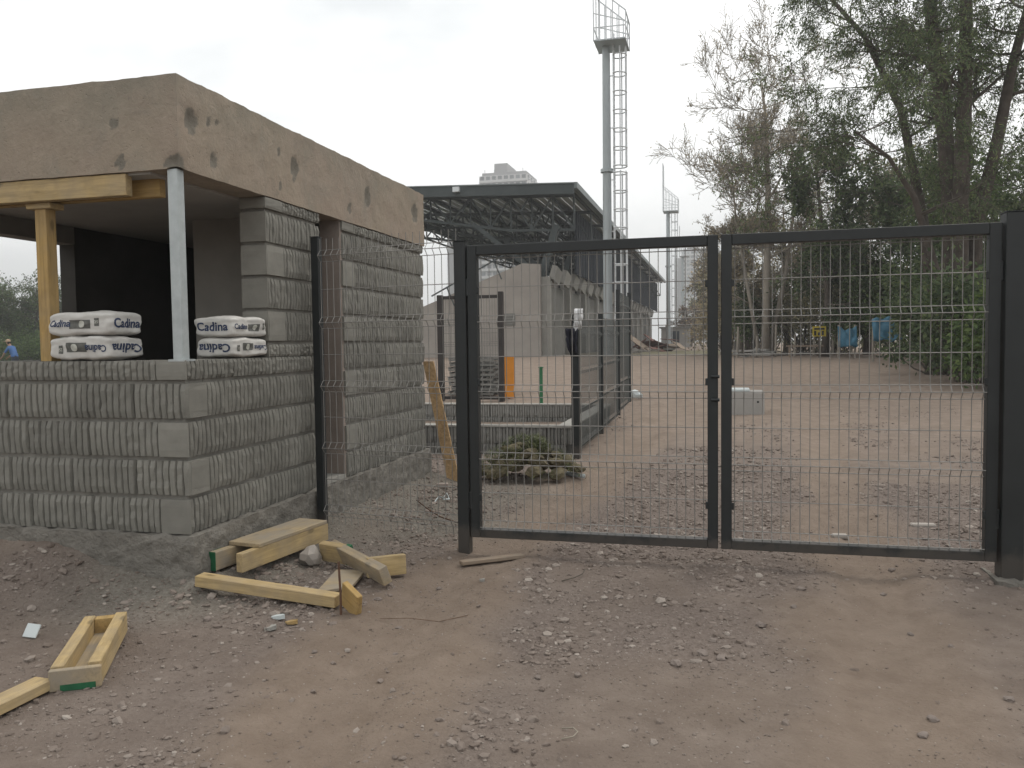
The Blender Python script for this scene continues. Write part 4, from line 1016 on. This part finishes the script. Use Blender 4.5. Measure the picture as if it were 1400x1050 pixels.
# ------------------------------------------------------------------ lighting masts
def mast(label, x, y, zb, zp, full=True):
    root = thing('light_mast', label, 'mast', (x, y, zb), 0, 'floodlight masts along the grandstand')
    R = .185; z2 = zb+(zp-zb)*.60
    MB().tube((x, y, zb-.1), (x, y, z2), R*1.1, R, 14).build('pole', 'pole_grey', root, smooth=False)
    MB().tube((x, y, z2+.1), (x, y, zp), R*.98, R*.9, 14).build('pole', 'pole_grey', root)
    MB().tube((x, y, z2-.02), (x, y, z2+.12), R*1.5, n=14).build('flange', 'pole_grey', root)
    MB().tube((x, y, zb-.05), (x, y, zb+.06), R*2, n=14).build('flange', 'pole_grey', root)
    lx = x+.32; q = MB()                                  # ladder
    for dy in (-.2, .2): q.beam((lx, y+dy, zb+.3), (lx, y+dy, zp+.6), .045, .03)
    z = zb+.5
    while z < zp: q.tube((lx, y-.2, z), (lx, y+.2, z), .016, n=5); z += .33
    z = zb+1
    while z < zp: q.beam((x+R*.8, y, z), (lx, y, z), .04, .04); z += 2.2
    q.build('ladder', 'pole_pale', root)
    q = MB(); r = .36; cxm = lx+.21; hoops = []           # safety cage
    segs = [(zb+2.4, z2-.02), (z2+.2, zp-.1)]
    for s0, s1 in segs:
        z = s0
        while z < s1:
            pts = [(lx, y-.2, z)]+[(cxm+r*math.cos(t)*.95, y+r*math.sin(t), z) for t in np.linspace(-2.2, 2.2, 9)]+[(lx, y+.2, z)]
            q.path(pts, .03, 4); z += .78
        for t in (-1.3, -.45, .45, 1.3): q.beam((cxm+r*math.cos(t)*.95, y+r*math.sin(t), s0), (cxm+r*math.cos(t)*.95, y+r*math.sin(t), s1), .055, .025)
    q.build('safety_cage', 'pole_pale', root)
    x0, x1, y0, y1 = x-.42, x+.92, y-.8, y+.8            # platform
    pf = MB().box(x0, x1, y0, y1, zp, zp+.06).build('platform', 'pole_grey', root)
    q = MB(); hl = 2.3; hr = 1.15
    def ht(xx): return hl+(hr-hl)*(xx-x0)/(x1-x0)
    for yy in (y0, y1):
        for i in range(6): xx = x0+(x1-x0)*i/5; q.beam((xx, yy, zp), (xx, yy, zp+ht(xx)), .045, .045)
        q.beam((x0, yy, zp+hl), (x1, yy, zp+hr), .05, .05); q.beam((x0, yy, zp+.55), (x1, yy, zp+.55), .04, .04)
        q.beam((x0, yy, zp+hl*.5), (x1, yy, zp+hr*.62), .04, .04)
    for xx in (x0, x1):
        q.beam((xx, y0, zp+ht(xx)), (xx, y1, zp+ht(xx)), .05, .05); q.beam((xx, y0, zp+.55), (xx, y1, zp+.55), .04, .04)
        q.beam((xx, y, zp), (xx, y, zp+ht(xx)), .045, .045)
    q.build('railing', 'pole_pale', root)
    q = MB()
    for yy in np.linspace(y0, y1, 4): q.beam((x0, yy, zp+2.2), (x0, yy, zp+4.3), .05, .05)
    for zz in (3.1, 3.7, 4.3): q.beam((x0, y0, zp+zz), (x0, y1, zp+zz), .05, .05)
    if full: q.build('lamp_frame', 'pole_pale', root)
    return root
ZP = 13.9
def maststand(px, y): p = pY(px, 470, y); return p.x
mast('tall pale floodlight mast with caged ladder rising before the grandstand roof edge', maststand(831.5, 35.6), 35.6, gh(-5, 35.6), ZP)
mast('floodlight mast with caged ladder farther along the grandstand, seen before pale sky', maststand(914, 77), 77, .66, ZP-.8)
mast('most distant floodlight mast with caged ladder, standing before a white apartment tower', maststand(933.5, 118), 118, .66, ZP-.8)

# ------------------------------------------------------------------ apartment towers
def tower(label, x0, x1, y0, y1, z1, floors, nw, pent, stair=.2):
    root = thing('apartment_tower', label, 'tower', ((x0+x1)/2, (y0+y1)/2, .6)); dxx = (x1-x0)
    MB().box(x0, x1, y0, y1, 0, z1).build('wall', 'tower_white', root)
    MB().box(x0-stair*(x1-x0), x0-.02, y0+2.5, y1, 0, z1-3).build('stair_wall', 'tower_grey', root)
    fh = (z1-4)/floors
    for k in range(floors): MB().box(x0+.3, x1+.3, y0-1.2, y0-.05, 4+k*fh, 4+k*fh+fh*.34).build('balcony', 'tower_white', root)
    wq = MB().box(0, dxx/nw*.62, -.3, .25, 0, fh*.52).mesh('window'); wq.materials.append(MATS['window_glass'])
    ws = MB().box(-.3, .3, 0, (y1-y0)/4*.4, 0, fh*.5).mesh('window'); ws.materials.append(MATS['window_glass'])
    for k in range(floors):
        for i in range(nw):
            o = bpy.data.objects.new('window', wq); COL.objects.link(o); o.location = (x0+dxx*(i+.2)/nw, y0, 4+k*fh+fh*.38); setparent(o, root)
        for i in range(4):
            o = bpy.data.objects.new('window', ws); COL.objects.link(o); o.location = (x1, y0+(y1-y0)*(i+.3)/4, 4+k*fh+fh*.38); setparent(o, root)
    MB().box(x0+dxx*.05, x1-dxx*.02, y0+.8, y1-1, z1+.01, z1+1.2).build('parapet', 'tower_grey', root)
    q = MB(); a, b = x0+dxx*pent[0], x0+dxx*pent[1]; q.box(a, b, y0+3, y1-3, z1+1.21, z1+pent[2]); q.build('machine_room', 'tower_grey', root)
    for i in range(5): MB().tube((x0+dxx*(.1+.2*i), y0+1.5, z1+1.2), (x0+dxx*(.1+.2*i), y0+1.5, z1+2.6), .12, n=5).build('roof_post', 'tower_grey', root)
    return root
YT = 300
a, b = pY(656, 300, YT), pY(721, 300, YT); zt_ = pY(690, 239, YT).z
tower('broad white apartment tower with grey stair side rising behind the grandstand roof', a.x, b.x, YT, YT+20, zt_, 22, 8, (.28, .55, 5.0), .76)
YT = 430
a, b = pY(932, 400, YT), pY(985, 400, YT); zt_ = pY(955, 343, YT).z
tower('white apartment tower with many balconies far behind the last mast', a.x, b.x, YT, YT+22, zt_, 20, 9, (.2, .42, 4.6))

# ------------------------------------------------------------------ trees
class Leaves:
    def __init__(s): s.c = []; s.d = []; s.l = []; s.w = []
    def add(s, c, d, l, w): s.c.append(tuple(c)); s.d.append(tuple(d)); s.l.append(l); s.w.append(w)
    def build(s, name, mat, parent, seed=1):
        c = np.array(s.c); d = np.array(s.d); n = len(c); r = np.random.default_rng(seed)
        d /= np.linalg.norm(d, axis=1)[:, None]+1e-9; u = r.normal(size=(n, 3)); sd_ = np.cross(d, u); sd_ /= np.linalg.norm(sd_, axis=1)[:, None]+1e-9
        l = np.array(s.l)[:, None]; w = np.array(s.w)[:, None]
        V = np.stack([c, c+d*l*.5+sd_*w*.5, c+d*l, c+d*l*.5-sd_*w*.5], 1).reshape(-1, 3)
        F = np.arange(4*n).reshape(n, 4)
        o = link(name, np_mesh(name, V, F), mat, parent); o['kind'] = 'stuff'; return o
def rvec(r, k=1): return Vector((r.gauss(0, k), r.gauss(0, k), r.gauss(0, k)))
def branch(q, L, p, d, length, rad, level, r, o, sides):
    """grow one branch: a wandering tapered tube with side shoots; the last level carries leaves"""
    n = 5 if level else 4; pts = [p.copy()]; rs = [rad]; dd = d.normalized()
    for i in range(n):
        dd = (dd+rvec(r, o['wander'])+Vector((0, 0, o['lift'][min(level, len(o['lift'])-1)]))).normalized()
        pts.append(pts[-1]+dd*(length/n)); rs.append(max(o['rmin'], rad*(1-.8*(i+1)/n)))
    q.path(pts, rs, sides[min(level, len(sides)-1)])
    if level >= o['levels']:
        if L is not None:
            for k in range(o['leaves']):
                t = r.uniform(.1, 1)*n; i = min(n-1, int(t)); pp = pts[i].lerp(pts[i+1], t-i)
                ld = (dd*.6+rvec(r, .6)+Vector((0, 0, o['droop']))).normalized()
                L.add(pp+rvec(r, o['spread']), ld, r.uniform(*o['ll']), r.uniform(*o['lw']))
        return
    for k in range(o['kids'][level]):
        t = r.uniform(.25, 1)*n; i = min(n-1, int(t)); pp = pts[i].lerp(pts[i+1], t-i); ax = rvec(r).cross(dd).normalized()
        ang = r.uniform(*o['ang']); nd = (dd*math.cos(ang)+ax*math.sin(ang))
        branch(q, L, pp, nd, length*r.uniform(*o['shrink']), max(o['rmin'], rs[i]*.55), level+1, r, o, sides)
def limb_tree(name, label, stems, o, leafmat_, barkm, twigm, seed, group=None, limbs=9, start=.3, l0=2.6):
    """stems: list of (points, radii); limbs leave each stem above `start` and are grown by branch()"""
    r = random.Random(seed); b = stems[0][0][0]; root = thing(name, label, 'tree', tuple(b), 0, group)
    tq = MB()
    for pts, rad in stems: tq.path(pts, rad, 9)
    tq.build('trunk', barkm, root, smooth=True, recalc=False)
    q, L = MB(), Leaves()
    for si, (pts, rad) in enumerate(stems):
        pts = [Vector(p) for p in pts]; n = len(pts)-1
        for k in range(limbs if not hasattr(limbs, '__len__') else limbs[si]):
            t = r.uniform(start, 1)*n; i = min(n-1, int(t)); p = pts[i].lerp(pts[i+1], t-i); axis = (pts[i+1]-pts[i]).normalized()
            a = r.uniform(0, 6.283); out = Vector((math.cos(a), math.sin(a), r.uniform(-.1, .6)))+o.get('bias', Vector((0,0,0)))
            branch(q, L, p, out, l0*r.uniform(.6, 1.15), max(o['rmin'], rad[min(i, len(rad)-1)]*.35), 0, r, o, (6, 4, 3))
    oq = q.build('branches', twigm, root, smooth=True, recalc=False); oq['kind'] = 'stuff'
    if L.c: L.build('crown', leafmat_, root, seed)
    return root
def P(px, py, Y): return pY(px, py, Y)
def stem(px, r0, r1, gy):
    pts = [P(*v) for v in px]; pts[0].z = gh(pts[0].x, pts[0].y)-.2; n = len(pts); return pts, [r0+(r1-r0)*i/(n-1) for i in range(n)]
TY = 22.
big = dict(levels=2, kids=(8, 7), wander=.16, lift=(.05, -.02, -.12), ang=(.35, 1.0), shrink=(.45, .7), rmin=.006, leaves=30, droop=-.45, spread=.075, ll=(.06, .135), lw=(.018, .036))
stems = [stem([(1296, 495, TY), (1302, 300, TY), (1290, 160, TY+.2), (1274, 30, TY+.2), (1262, -110, TY+.3), (1255, -230, TY+.3)], .25, .08, 0),
         stem([(1312, 495, TY-.3), (1312, 300, TY-.3), (1319, 130, TY-.4), (1321, 0, TY-.5), (1330, -140, TY-.5), (1326, -250, TY-.6)], .22, .07, 0),
         stem([(1326, 495, TY+.2), (1334, 310, TY+.2), (1362, 200, TY), (1384, 90, TY), (1405, 10, TY-.3), (1430, -120, TY-.6)], .19, .06, 0),
         stem([(1286, 495, TY+.5), (1262, 300, TY+.7), (1232, 150, TY+1), (1182, 50, TY+1.2), (1120, -20, TY+1.2)], .15, .04, 0),
         stem([(1305, 495, TY-.5), (1280, 370, TY-.8), (1250, 270, TY-1.2), (1215, 215, TY-1.6), (1170, 180, TY-1.8)], .11, .025, 0)]
limb_tree('pepper_tree', 'big dark multi-stemmed tree with feathery drooping foliage beside the yard', stems, big, 'leaf_main', 'bark', 'twig_dark', 5, limbs=(10, 11, 10, 12, 9), start=.38, l0=2.5)
# slender half-dead tree full of bare twigs
bare = dict(levels=3, kids=(6, 6, 4), wander=.14, lift=(.16, .10, .04), ang=(.3, .85), shrink=(.42, .66), rmin=.009, leaves=2, droop=-.2, spread=.05, ll=(.06, .12), lw=(.025, .05))
BY = 33.
limb_tree('bare_tree', 'slender pale tree of mostly bare twigs left of the feathery tree', [stem([(1046, 480, BY), (1049, 360, BY), (1050, 250, BY), (1047, 160, BY), (1040, 110, BY)], .17, .03, 0),
          stem([(1050, 480, BY+.4), (1075, 370, BY+.5), (1085, 290, BY+.6), (1082, 200, BY+.7)], .11, .025, 0), stem([(1040, 480, BY+.2), (1020, 380, BY+.3), (1006, 300, BY+.3), (1000, 230, BY+.2)], .09, .02, 0)],
          bare, 'leaf_dry', 'bark_pale', 'twig', 9, limbs=(22, 13, 13), start=.15, l0=2.2)
mid = dict(levels=2, kids=(8, 7), wander=.17, lift=(.05, .0, -.06), ang=(.35, 1.0), shrink=(.45, .72), rmin=.008, leaves=12, droop=-.25, spread=.08, ll=(.10, .2), lw=(.05, .09))
def simple_tree(name, label, px, y, top, spread_px, lm, seed, bark='bark', group=None, o=mid, limbs=16, l0=None, start=.18, r0=.16):
    a = P(px, 480, y); g = gh(a.x, y); t_ = P(px+random.Random(seed).uniform(-12, 12), top, y); H = t_.z-g
    pts = [Vector((a.x, y, g-.2)), Vector((a.x+.1, y, g+H*.3)), Vector((a.x-.1, y+.1, g+H*.6)), Vector((t_.x, y, g+H*.92))]
    w = spread_px/FPX*y
    return limb_tree(name, label, [(pts, [r0, r0*.8, r0*.5, r0*.2])], o, lm, bark, 'twig_dark', seed, group, limbs=limbs, start=start, l0=l0 or w*.62)
simple_tree('leafy_tree', 'dark green leafy tree behind the feathery tree, right of the bare one', 1128, 31, 205, 80, 'leaf_dark', 31, limbs=24)
simple_tree('leafy_tree', 'mid green tree crowding behind the two blue tarpaulins', 1185, 34, 260, 110, 'leaf_olive', 32, limbs=22)
simple_tree('leafy_tree', 'dark tree behind the feathery tree trunks', 1262, 30, 230, 110, 'leaf_dark', 33, limbs=24)
simple_tree('leafy_tree', 'bright green tree between feathery tree and thick gate post', 1362, 26, 200, 110, 'leaf_mid', 34, limbs=24)
dryo = dict(mid); dryo.update(leaves=9, kids=(8, 6), ll=(.07, .14), lw=(.04, .08))
simple_tree('vine_tree', 'tree smothered in dry tan vines beside the bare tree', 1010, 35, 285, 60, 'leaf_dry', 35, 'bark_pale', o=dryo, limbs=22)
simple_tree('vine_tree', 'olive tan tree overgrown with vines behind the bare tree', 1075, 37, 265, 80, 'leaf_olive', 36, 'bark_pale', o=dryo, limbs=24)
simple_tree('vine_tree', 'grey olive tree of thin stems behind the yellow sign', 1140, 39, 300, 80, 'leaf_olive', 37, 'bark_pale', o=dryo, limbs=18)
for px, y, top in ((1105, 28.5, 330), (1150, 29.5, 325), (1172, 29, 335), (1068, 30.5, 340)):
    pass
# shrubs along the edge of the yard
def shrub(name, label, c, rx, ry, rz_, lm, n, seed, ll=(.08, .16), lw=(.05, .09), group=None):
    r = random.Random(seed); g = gh(c[0], c[1]); root = thing(name, label, 'shrub', (c[0], c[1], g), 0, group); q = MB(); L = Leaves(); cl = []
    for k in range(26):
        a = r.uniform(0, 6.283); e_ = math.asin(r.uniform(-.2, 1)); rr_ = r.uniform(.5, 1)
        p = Vector((c[0]+rx*math.cos(a)*math.cos(e_)*rr_, c[1]+ry*math.sin(a)*math.cos(e_)*rr_, g+rz_*(.30+.70*max(-.2, math.sin(e_))*rr_)))
        cl.append((p, r.uniform(.18, .38)*min(rx, rz_)))
        b_ = Vector((c[0]+r.gauss(0, rx*.12), c[1]+r.gauss(0, ry*.12), g-.05)); q.path([b_, b_.lerp(p, .5)+rvec(r, .08), p], [.03, .018, .006], 4)
    q.build('stem', 'twig_dark', root, recalc=False)
    for k in range(int(n*.72)):
        p, s = cl[r.randrange(len(cl))]; o_ = rvec(r, .55)*s
        pp = p+o_
        if pp.z < g+.02: pp.z = g+r.uniform(.02, .3)
        L.add(pp, o_.normalized()+rvec(r, .5)+Vector((0, 0, -.2)), r.uniform(*ll), r.uniform(*lw))
    L.build('foliage', lm, root, seed); return root
def sh(label, px, y, w, h, lm, n, seed, **k): 
    p = P(px, 470, y); shrub('shrub', label, (p.x, y), w, w*.8, h, lm, n, seed, **k)
sh('low dark shrub at the yard edge before the tree trunks', 1285, 21.0, 1.0, 2.3, 'leaf_dark', 5200, 51)
sh('green leafy shrub beneath the leaning right stem', 1325, 19.0, 1.2, 2.5, 'leaf_dark', 5200, 52)
sh('dense shrub just left of the thick gate post', 1385, 17.5, 1.1, 2.4, 'leaf_mid', 4800, 53)
sh('mid green bush above the larger blue tarpaulin', 1238, 29.8, 1.9, 3.6, 'leaf_mid', 6500, 54)
sh('sprawling bush between the blue tarpaulins and the tree trunks', 1290, 24.0, 1.3, 2.2, 'leaf_dark', 5200, 55)
sh('dark green bush right beside the slender bare tree', 1024, 34.0, 1.0, 3.0, 'leaf_dark', 3600, 56)
sh('dry olive bush behind the yellow sign', 1095, 35.0, 2.2, 3.4, 'leaf_olive', 5200, 57)
sh('olive bush left of the smaller blue tarpaulin', 1150, 36.0, 2.2, 3.6, 'leaf_olive', 5200, 58)
sh('tall green bush behind the feathery tree', 1310, 27.0, 2.2, 4.6, 'leaf_dark', 7000, 59)
sh('tall bush rising behind the thick gate post', 1400, 24.0, 2.2, 4.2, 'leaf_dark', 6000, 60)
sh('pale dry bush at the foot of the bare tree', 1000, 37.0, 1.5, 3.6, 'leaf_dry', 4200, 61)
sh('tall dry bush behind the bare tree', 1050, 40.0, 2.4, 5.2, 'leaf_dry', 6000, 62)
sh('tall olive bush far behind the yellow sign', 1115, 42.0, 2.8, 5.6, 'leaf_olive', 6500, 63)
sh('tall olive green bush far behind the blue tarpaulins', 1190, 41.0, 2.8, 5.4, 'leaf_olive', 6500, 64)
# bare brown trees before the far tower
far = dict(mid); far.update(leaves=5, rmin=.03, ll=(.2, .4), lw=(.1, .22), levels=2, kids=(6, 5))
for i, (px, y, top, lm, lb) in enumerate(((945, 95, 420, 'leaf_brown', 'brownish tree standing before the far apartment tower'), (968, 88, 398, 'leaf_brown', 'brown tree close beside the middle gate stiles, before the far tower'), (958, 110, 410, 'leaf_olive', 'low olive tree before the foot of the far tower'), (987, 70, 360, 'leaf_dry', 'dry tan tree behind the middle gate stiles'), (1000, 60, 330, 'leaf_olive', 'olive tree behind the dry vine tree'))):
    simple_tree('distant_tree', lb, px, y, top, 34 if y > 80 else 50, lm, 70+i, 'bark_pale', 'bare trees before the far tower', far, 14)
# trees seen through the open side of the booth
for i, (px, y, top, lm, lb) in enumerate(((-30, 44, 400, 'leaf_dark', 'dark green tree outside the left edge of the booth opening'), (14, 46, 405, 'leaf_mid', 'green tree behind the worker in blue'), (52, 45, 392, 'leaf_dark', 'green tree beside the pine prop, seen through the booth'), (95, 47, 398, 'leaf_dark', 'green tree hidden mostly by the dark booth wall'))):
    simple_tree('garden_tree', lb, px, y, top, 60, lm, 90+i, group='trees across the lawn', l0=2.2, limbs=22, start=.05)
for i, (px, lb) in enumerate(((5, 'dense green hedge bush behind the worker in blue'), (40, 'dense green hedge bush between worker and pine prop'), (75, 'dense green hedge bush behind the pine prop'))):
    p = P(px, 470, 42); shrub('shrub', lb, (p.x, 42), 1.9, 1.3, 2.6, 'leaf_mid', 5000, 95+i)

# ------------------------------------------------------------------ far yard: sign, tarpaulins, rubble
p = P(1120, 460, 30); g = gh(p.x, 30); zt_ = P(1120, 446, 30).z; zb_ = P(1120, 460, 30).z; w = 8/FPX*31
sg = thing('yard_sign', 'small yellow notice board with black marks on a thin post', 'sign', (p.x, 30, g))
MB().tube((p.x, 30.03, g-.05), (p.x, 30.03, zt_), .025, n=6).build('post', 'twig_dark', sg)
MB().box(p.x-w, p.x+w, 29.98, 30.0, zb_, zt_).build('board', 'yellow_sign', sg)
for k in range(3): MB().box(p.x-w*.75+k*w*.55, p.x-w*.75+k*w*.55+w*.3, 29.97, 29.979, zb_+.04, zb_+(zt_-zb_)*(.55 if k != 1 else .4)).build('mark', 'black_paint', sg)
MB().box(p.x-w*.75, p.x+w*.75, 29.97, 29.979, zt_-.12, zt_-.06).build('mark', 'black_paint', sg)
def tarp(label, px0, px1, pyt, pyb, y, seed):
    a, b = P(px0, pyb, y), P(px1, pyb, y); zt_ = P((px0+px1)/2, pyt, y).z; g = gh(a.x, y); zb_ = max(g+.1, P(px0, pyb, y).z)
    root = thing('tarpaulin', label, 'tarpaulin', ((a.x+b.x)/2, y, g)); q = MB(); n, m_ = 14, 8
    for j in range(m_+1):
        for i in range(n+1):
            u, v = i/n, j/m_; nz = mnoise.noise(Vector((u*4+seed, v*3, seed)))
            q.v.append((a.x+(b.x-a.x)*u, y-.10*nz-.25*v, zt_-(zt_-zb_)*v+.12*math.sin(u*3.1)*(-1 if seed % 2 else .6)*(1-v)+.08*nz))
    for j in range(m_):
        for i in range(n): k = j*(n+1)+i; q.f.append((k, k+1, k+n+2, k+n+1))
    me = q.mesh('sheet', True); o = link('sheet', me, 'blue_tarp', root); s_ = o.modifiers.new('thick', 'SOLIDIFY'); s_.thickness = .02
    for x in (a.x+.04, b.x-.04): MB().tube((x, y+.04, g-.1), (x, y+.04, zt_+.05), .035, n=6).build('pole', 'bark_pale', root)
tarp('smaller dull blue tarpaulin hung between poles at the yard edge', 1145, 1171, 446, 474, 29, 3)
tarp('larger brighter blue tarpaulin hung between poles under the bush', 1192, 1231, 437, 466, 26, 4)
p = P(892, 470, 52); g = gh(p.x, 52)
o = thing('rubble_heap', 'rust red heap of rubble sheets beside the grandstand', 'rubble', (p.x, 52, g))
r = random.Random(5)
for k in range(12):
    s = timber('sheet', (p.x+r.gauss(0, .8), 52+r.gauss(0, .7), g+r.uniform(.1, .8)), (r.uniform(.8, 1.6), r.uniform(.5, 1), .04), r.uniform(0, 3), r.uniform(-.6, .6), r.uniform(-.5, .5), mat='rust_red' if k % 3 else 'weathered', parent=o)
for i, (px, y, mt__, lb) in enumerate(((870, 40, 'white_block', 'pale broken slabs piled before the grandstand wall'), (915, 60, 'white_block', 'pale rubble pieces beside the second mast'), (1058, 31, 'white_block', 'pale rubble at the foot of the bare tree'))):
    p = P(px, 475, y); g = gh(p.x, y); o = thing('slab_pile', lb, 'rubble', (p.x, y, g))
    for k in range(9): timber('slab', (p.x+r.gauss(0, .8), y+r.gauss(0, .5), g+r.uniform(.05, .25)), (r.uniform(.3, 1.1), r.uniform(.15, .4), .07), r.uniform(0, 3), r.uniform(-.15, .15), 0, mat=mt__ if k % 2 else 'wall_grey', parent=o)
p = P(925, 462, 80); g = .66
for px, lb in ((924, 'pale low site hut beside the distant masts'),):
    p = P(px, 462, 85); hut = thing('site_hut', lb, 'hut', (p.x, 85, .66))
    MB().box(p.x-1.4, p.x+1.4, 84, 87, .6, 2.6).build('wall', 'white_block', hut); MB().box(p.x-1.6, p.x+1.6, 83.8, 87.2, 2.605, 2.75).build('roof', 'wall_grey', hut); MB().box(p.x-.4, p.x+.4, 83.94, 83.99, .7, 2.3).build('door', 'cladding', hut)
# chain of low posts at the foot of the trees
for k in range(7):
    px = 1008+k*26; p = P(px, 480, 30.5+.4*k); g = gh(p.x, p.y)
    o = MB().tube((p.x, p.y, g-.1), (p.x+.03, p.y, g+random.Random(k).uniform(.7, 1.2)), .04, .035, 6).build('wooden_stake', 'bark_pale'); tag(o, 'pale rough wooden stake along the tree line at the yard edge', 'stake', 'stakes along the tree line')
p = P(1100, 476, 30.2); g = gh(p.x, 30.2)
bn = thing('low_bench', 'low dark wooden bench under the yellow sign', 'bench', (p.x, 30.2, g))
timber('seat', (p.x, 30.2, g+.4), (1.2, .3, .06), 0, mat='weathered', parent=bn)
for s in (-.5, .5): timber('leg', (p.x+s, 30.2, g+.18), (.38, .26, .06), 0, math.pi/2, 0, mat='weathered', parent=bn)

# ------------------------------------------------------------------ the worker on the lawn
pw = P(17, 478, 31); pw.z = gh(pw.x, 31); fx = -1
wk = thing('person', 'worker in blue shirt, dark trousers and tan cap bending forward on the lawn', 'person', tuple(pw))
def skin_body():
    V_, E_, R_ = [], [], []
    def nd(x, y, z, r, par=None):
        V_.append((x, y, z)); R_.append(r)
        if par is not None: E_.append((par, len(V_)-1))
        return len(V_)-1
    pel = nd(.16, 0, .93, .135)
    w_ = nd(.08, 0, 1.10, .135, pel); chs = nd(-.04, 0, 1.30, .155, w_); nk = nd(-.12, 0, 1.46, .07, chs); hd0 = nd(-.17, 0, 1.53, .065, nk); hd = nd(-.22, 0, 1.62, .095, hd0); nd(-.23, 0, 1.69, .075, hd)
    ns = nd(-.315, 0, 1.60, .02, hd)
    for s in (-1, 1):
        sh_ = nd(-.06, s*.17, 1.38, .075, chs); el_ = nd(-.20, s*.25, 1.13, .05, sh_); wr = nd(-.40, s*.18, .96, .034, el_); pa = nd(-.46, s*.17, .92, .036, wr)
        for k in range(4):
            f1 = nd(-.52, s*(.17+(k-1.5)*.022), .88+.004*k, .010, pa); nd(-.545, s*(.17+(k-1.5)*.022), .84-.004*k, .009, f1)
        th_ = nd(-.48, s*.125, .90, .010, pa); nd(-.515, s*.12, .875, .009, th_)
        hp = nd(.15, s*.10, .86, .095, pel); kn = nd(.06+.04*s, s*.13, .48, .065, hp); an = nd(.14+.06*s, s*.13, .09, .045, kn); nd(.02+.06*s, s*.14, .045, .042, an)
    me = bpy.data.meshes.new('body'); me.from_pydata(V_, E_, []); ob = bpy.data.objects.new('tmp', me); COL.objects.link(ob)
    md = ob.modifiers.new('s', 'SKIN'); sv = me.skin_vertices[0].data
    for i, rr_ in enumerate(R_): sv[i].radius = (rr_, rr_); sv[i].use_root = (i == 0)
    sb_ = ob.modifiers.new('d', 'SUBSURF'); sb_.levels = 2; sb_.render_levels = 2
    dg = bpy.context.evaluated_depsgraph_get(); m2 = bpy.data.meshes.new_from_object(ob.evaluated_get(dg)); bpy.data.objects.remove(ob)
    for nm in ('shirt_blue', 'trousers', 'skin'): m2.materials.append(MATS[nm])
    for f in m2.polygons:
        c = f.center; f.use_smooth = True
        if c.z > 1.47 and c.x < -.08: f.material_index = 2
        elif c.x < -.16 and c.z < 1.16: f.material_index = 2
        elif c.z < .98: f.material_index = 1
        else: f.material_index = 0
    m2.name = 'body'; return m2
body = link('body', skin_body()); body.location = pw; setparent(body, wk)
q = MB(); cxp, czp = -.225, 1.665
rings = [(.112, 0), (.11, .05), (.085, .095), (.03, .118)]
for rr_, dz in rings:
    for i in range(14): t_ = i*2*math.pi/14; q.v.append((cxp+rr_*math.cos(t_), rr_*.92*math.sin(t_), czp+dz-.15*rr_*math.cos(t_)*0))
for j in range(3):
    for i in range(14): q.f.append((j*14+i, j*14+(i+1)%14, (j+1)*14+(i+1)%14, (j+1)*14+i))
q.f.append(tuple(range(42, 56))); q.box(cxp-.21, cxp-.06, -.075, .075, czp+.0, czp+.014)
cp = q.build('cap', 'cap_tan'); cp.location = pw; setparent(cp, wk)
q = MB().box(-.20, -.125, -.085, .085, 1.56, 1.66); hr_ = q.build('hair', 'hair', bevel=.02); hr_.location = pw; setparent(hr_, wk)
for s in (-1, 1):
    e1 = MB().box(-.318, -.30, s*.035-.012, s*.035+.012, 1.632, 1.646).build('eye', 'hair'); e1.location = pw; setparent(e1, wk)
    e1 = MB().box(-.235, -.205, s*.098-.012, s*.098+.012, 1.59, 1.65).build('ear', 'skin', bevel=.006); e1.location = pw; setparent(e1, wk)
mo = MB().box(-.305, -.29, -.025, .025, 1.555, 1.565).build('mouth', 'rust_red'); mo.location = pw; setparent(mo, wk)

# ------------------------------------------------------------------ thin haze in the air
hq = MB().box(-900, 900, -350, 900, -4, 95); hm = bpy.data.materials.new('haze_air'); hm.use_nodes = True
hn = hm.node_tree; hn.nodes.clear(); ho = hn.nodes.new('ShaderNodeOutputMaterial'); hv = hn.nodes.new('ShaderNodeVolumePrincipled')
hv.inputs['Color'].default_value = (.93, .95, .97, 1); hv.inputs['Density'].default_value = .0015; hv.inputs['Anisotropy'].default_value = .2
hn.links.new(hv.outputs[0], ho.inputs['Volume'])
hob = hq.build('haze', hm); tag(hob, 'thin pale haze in the air over the whole site', None, kind='stuff')
SC.cycles.volume_bounces = 0
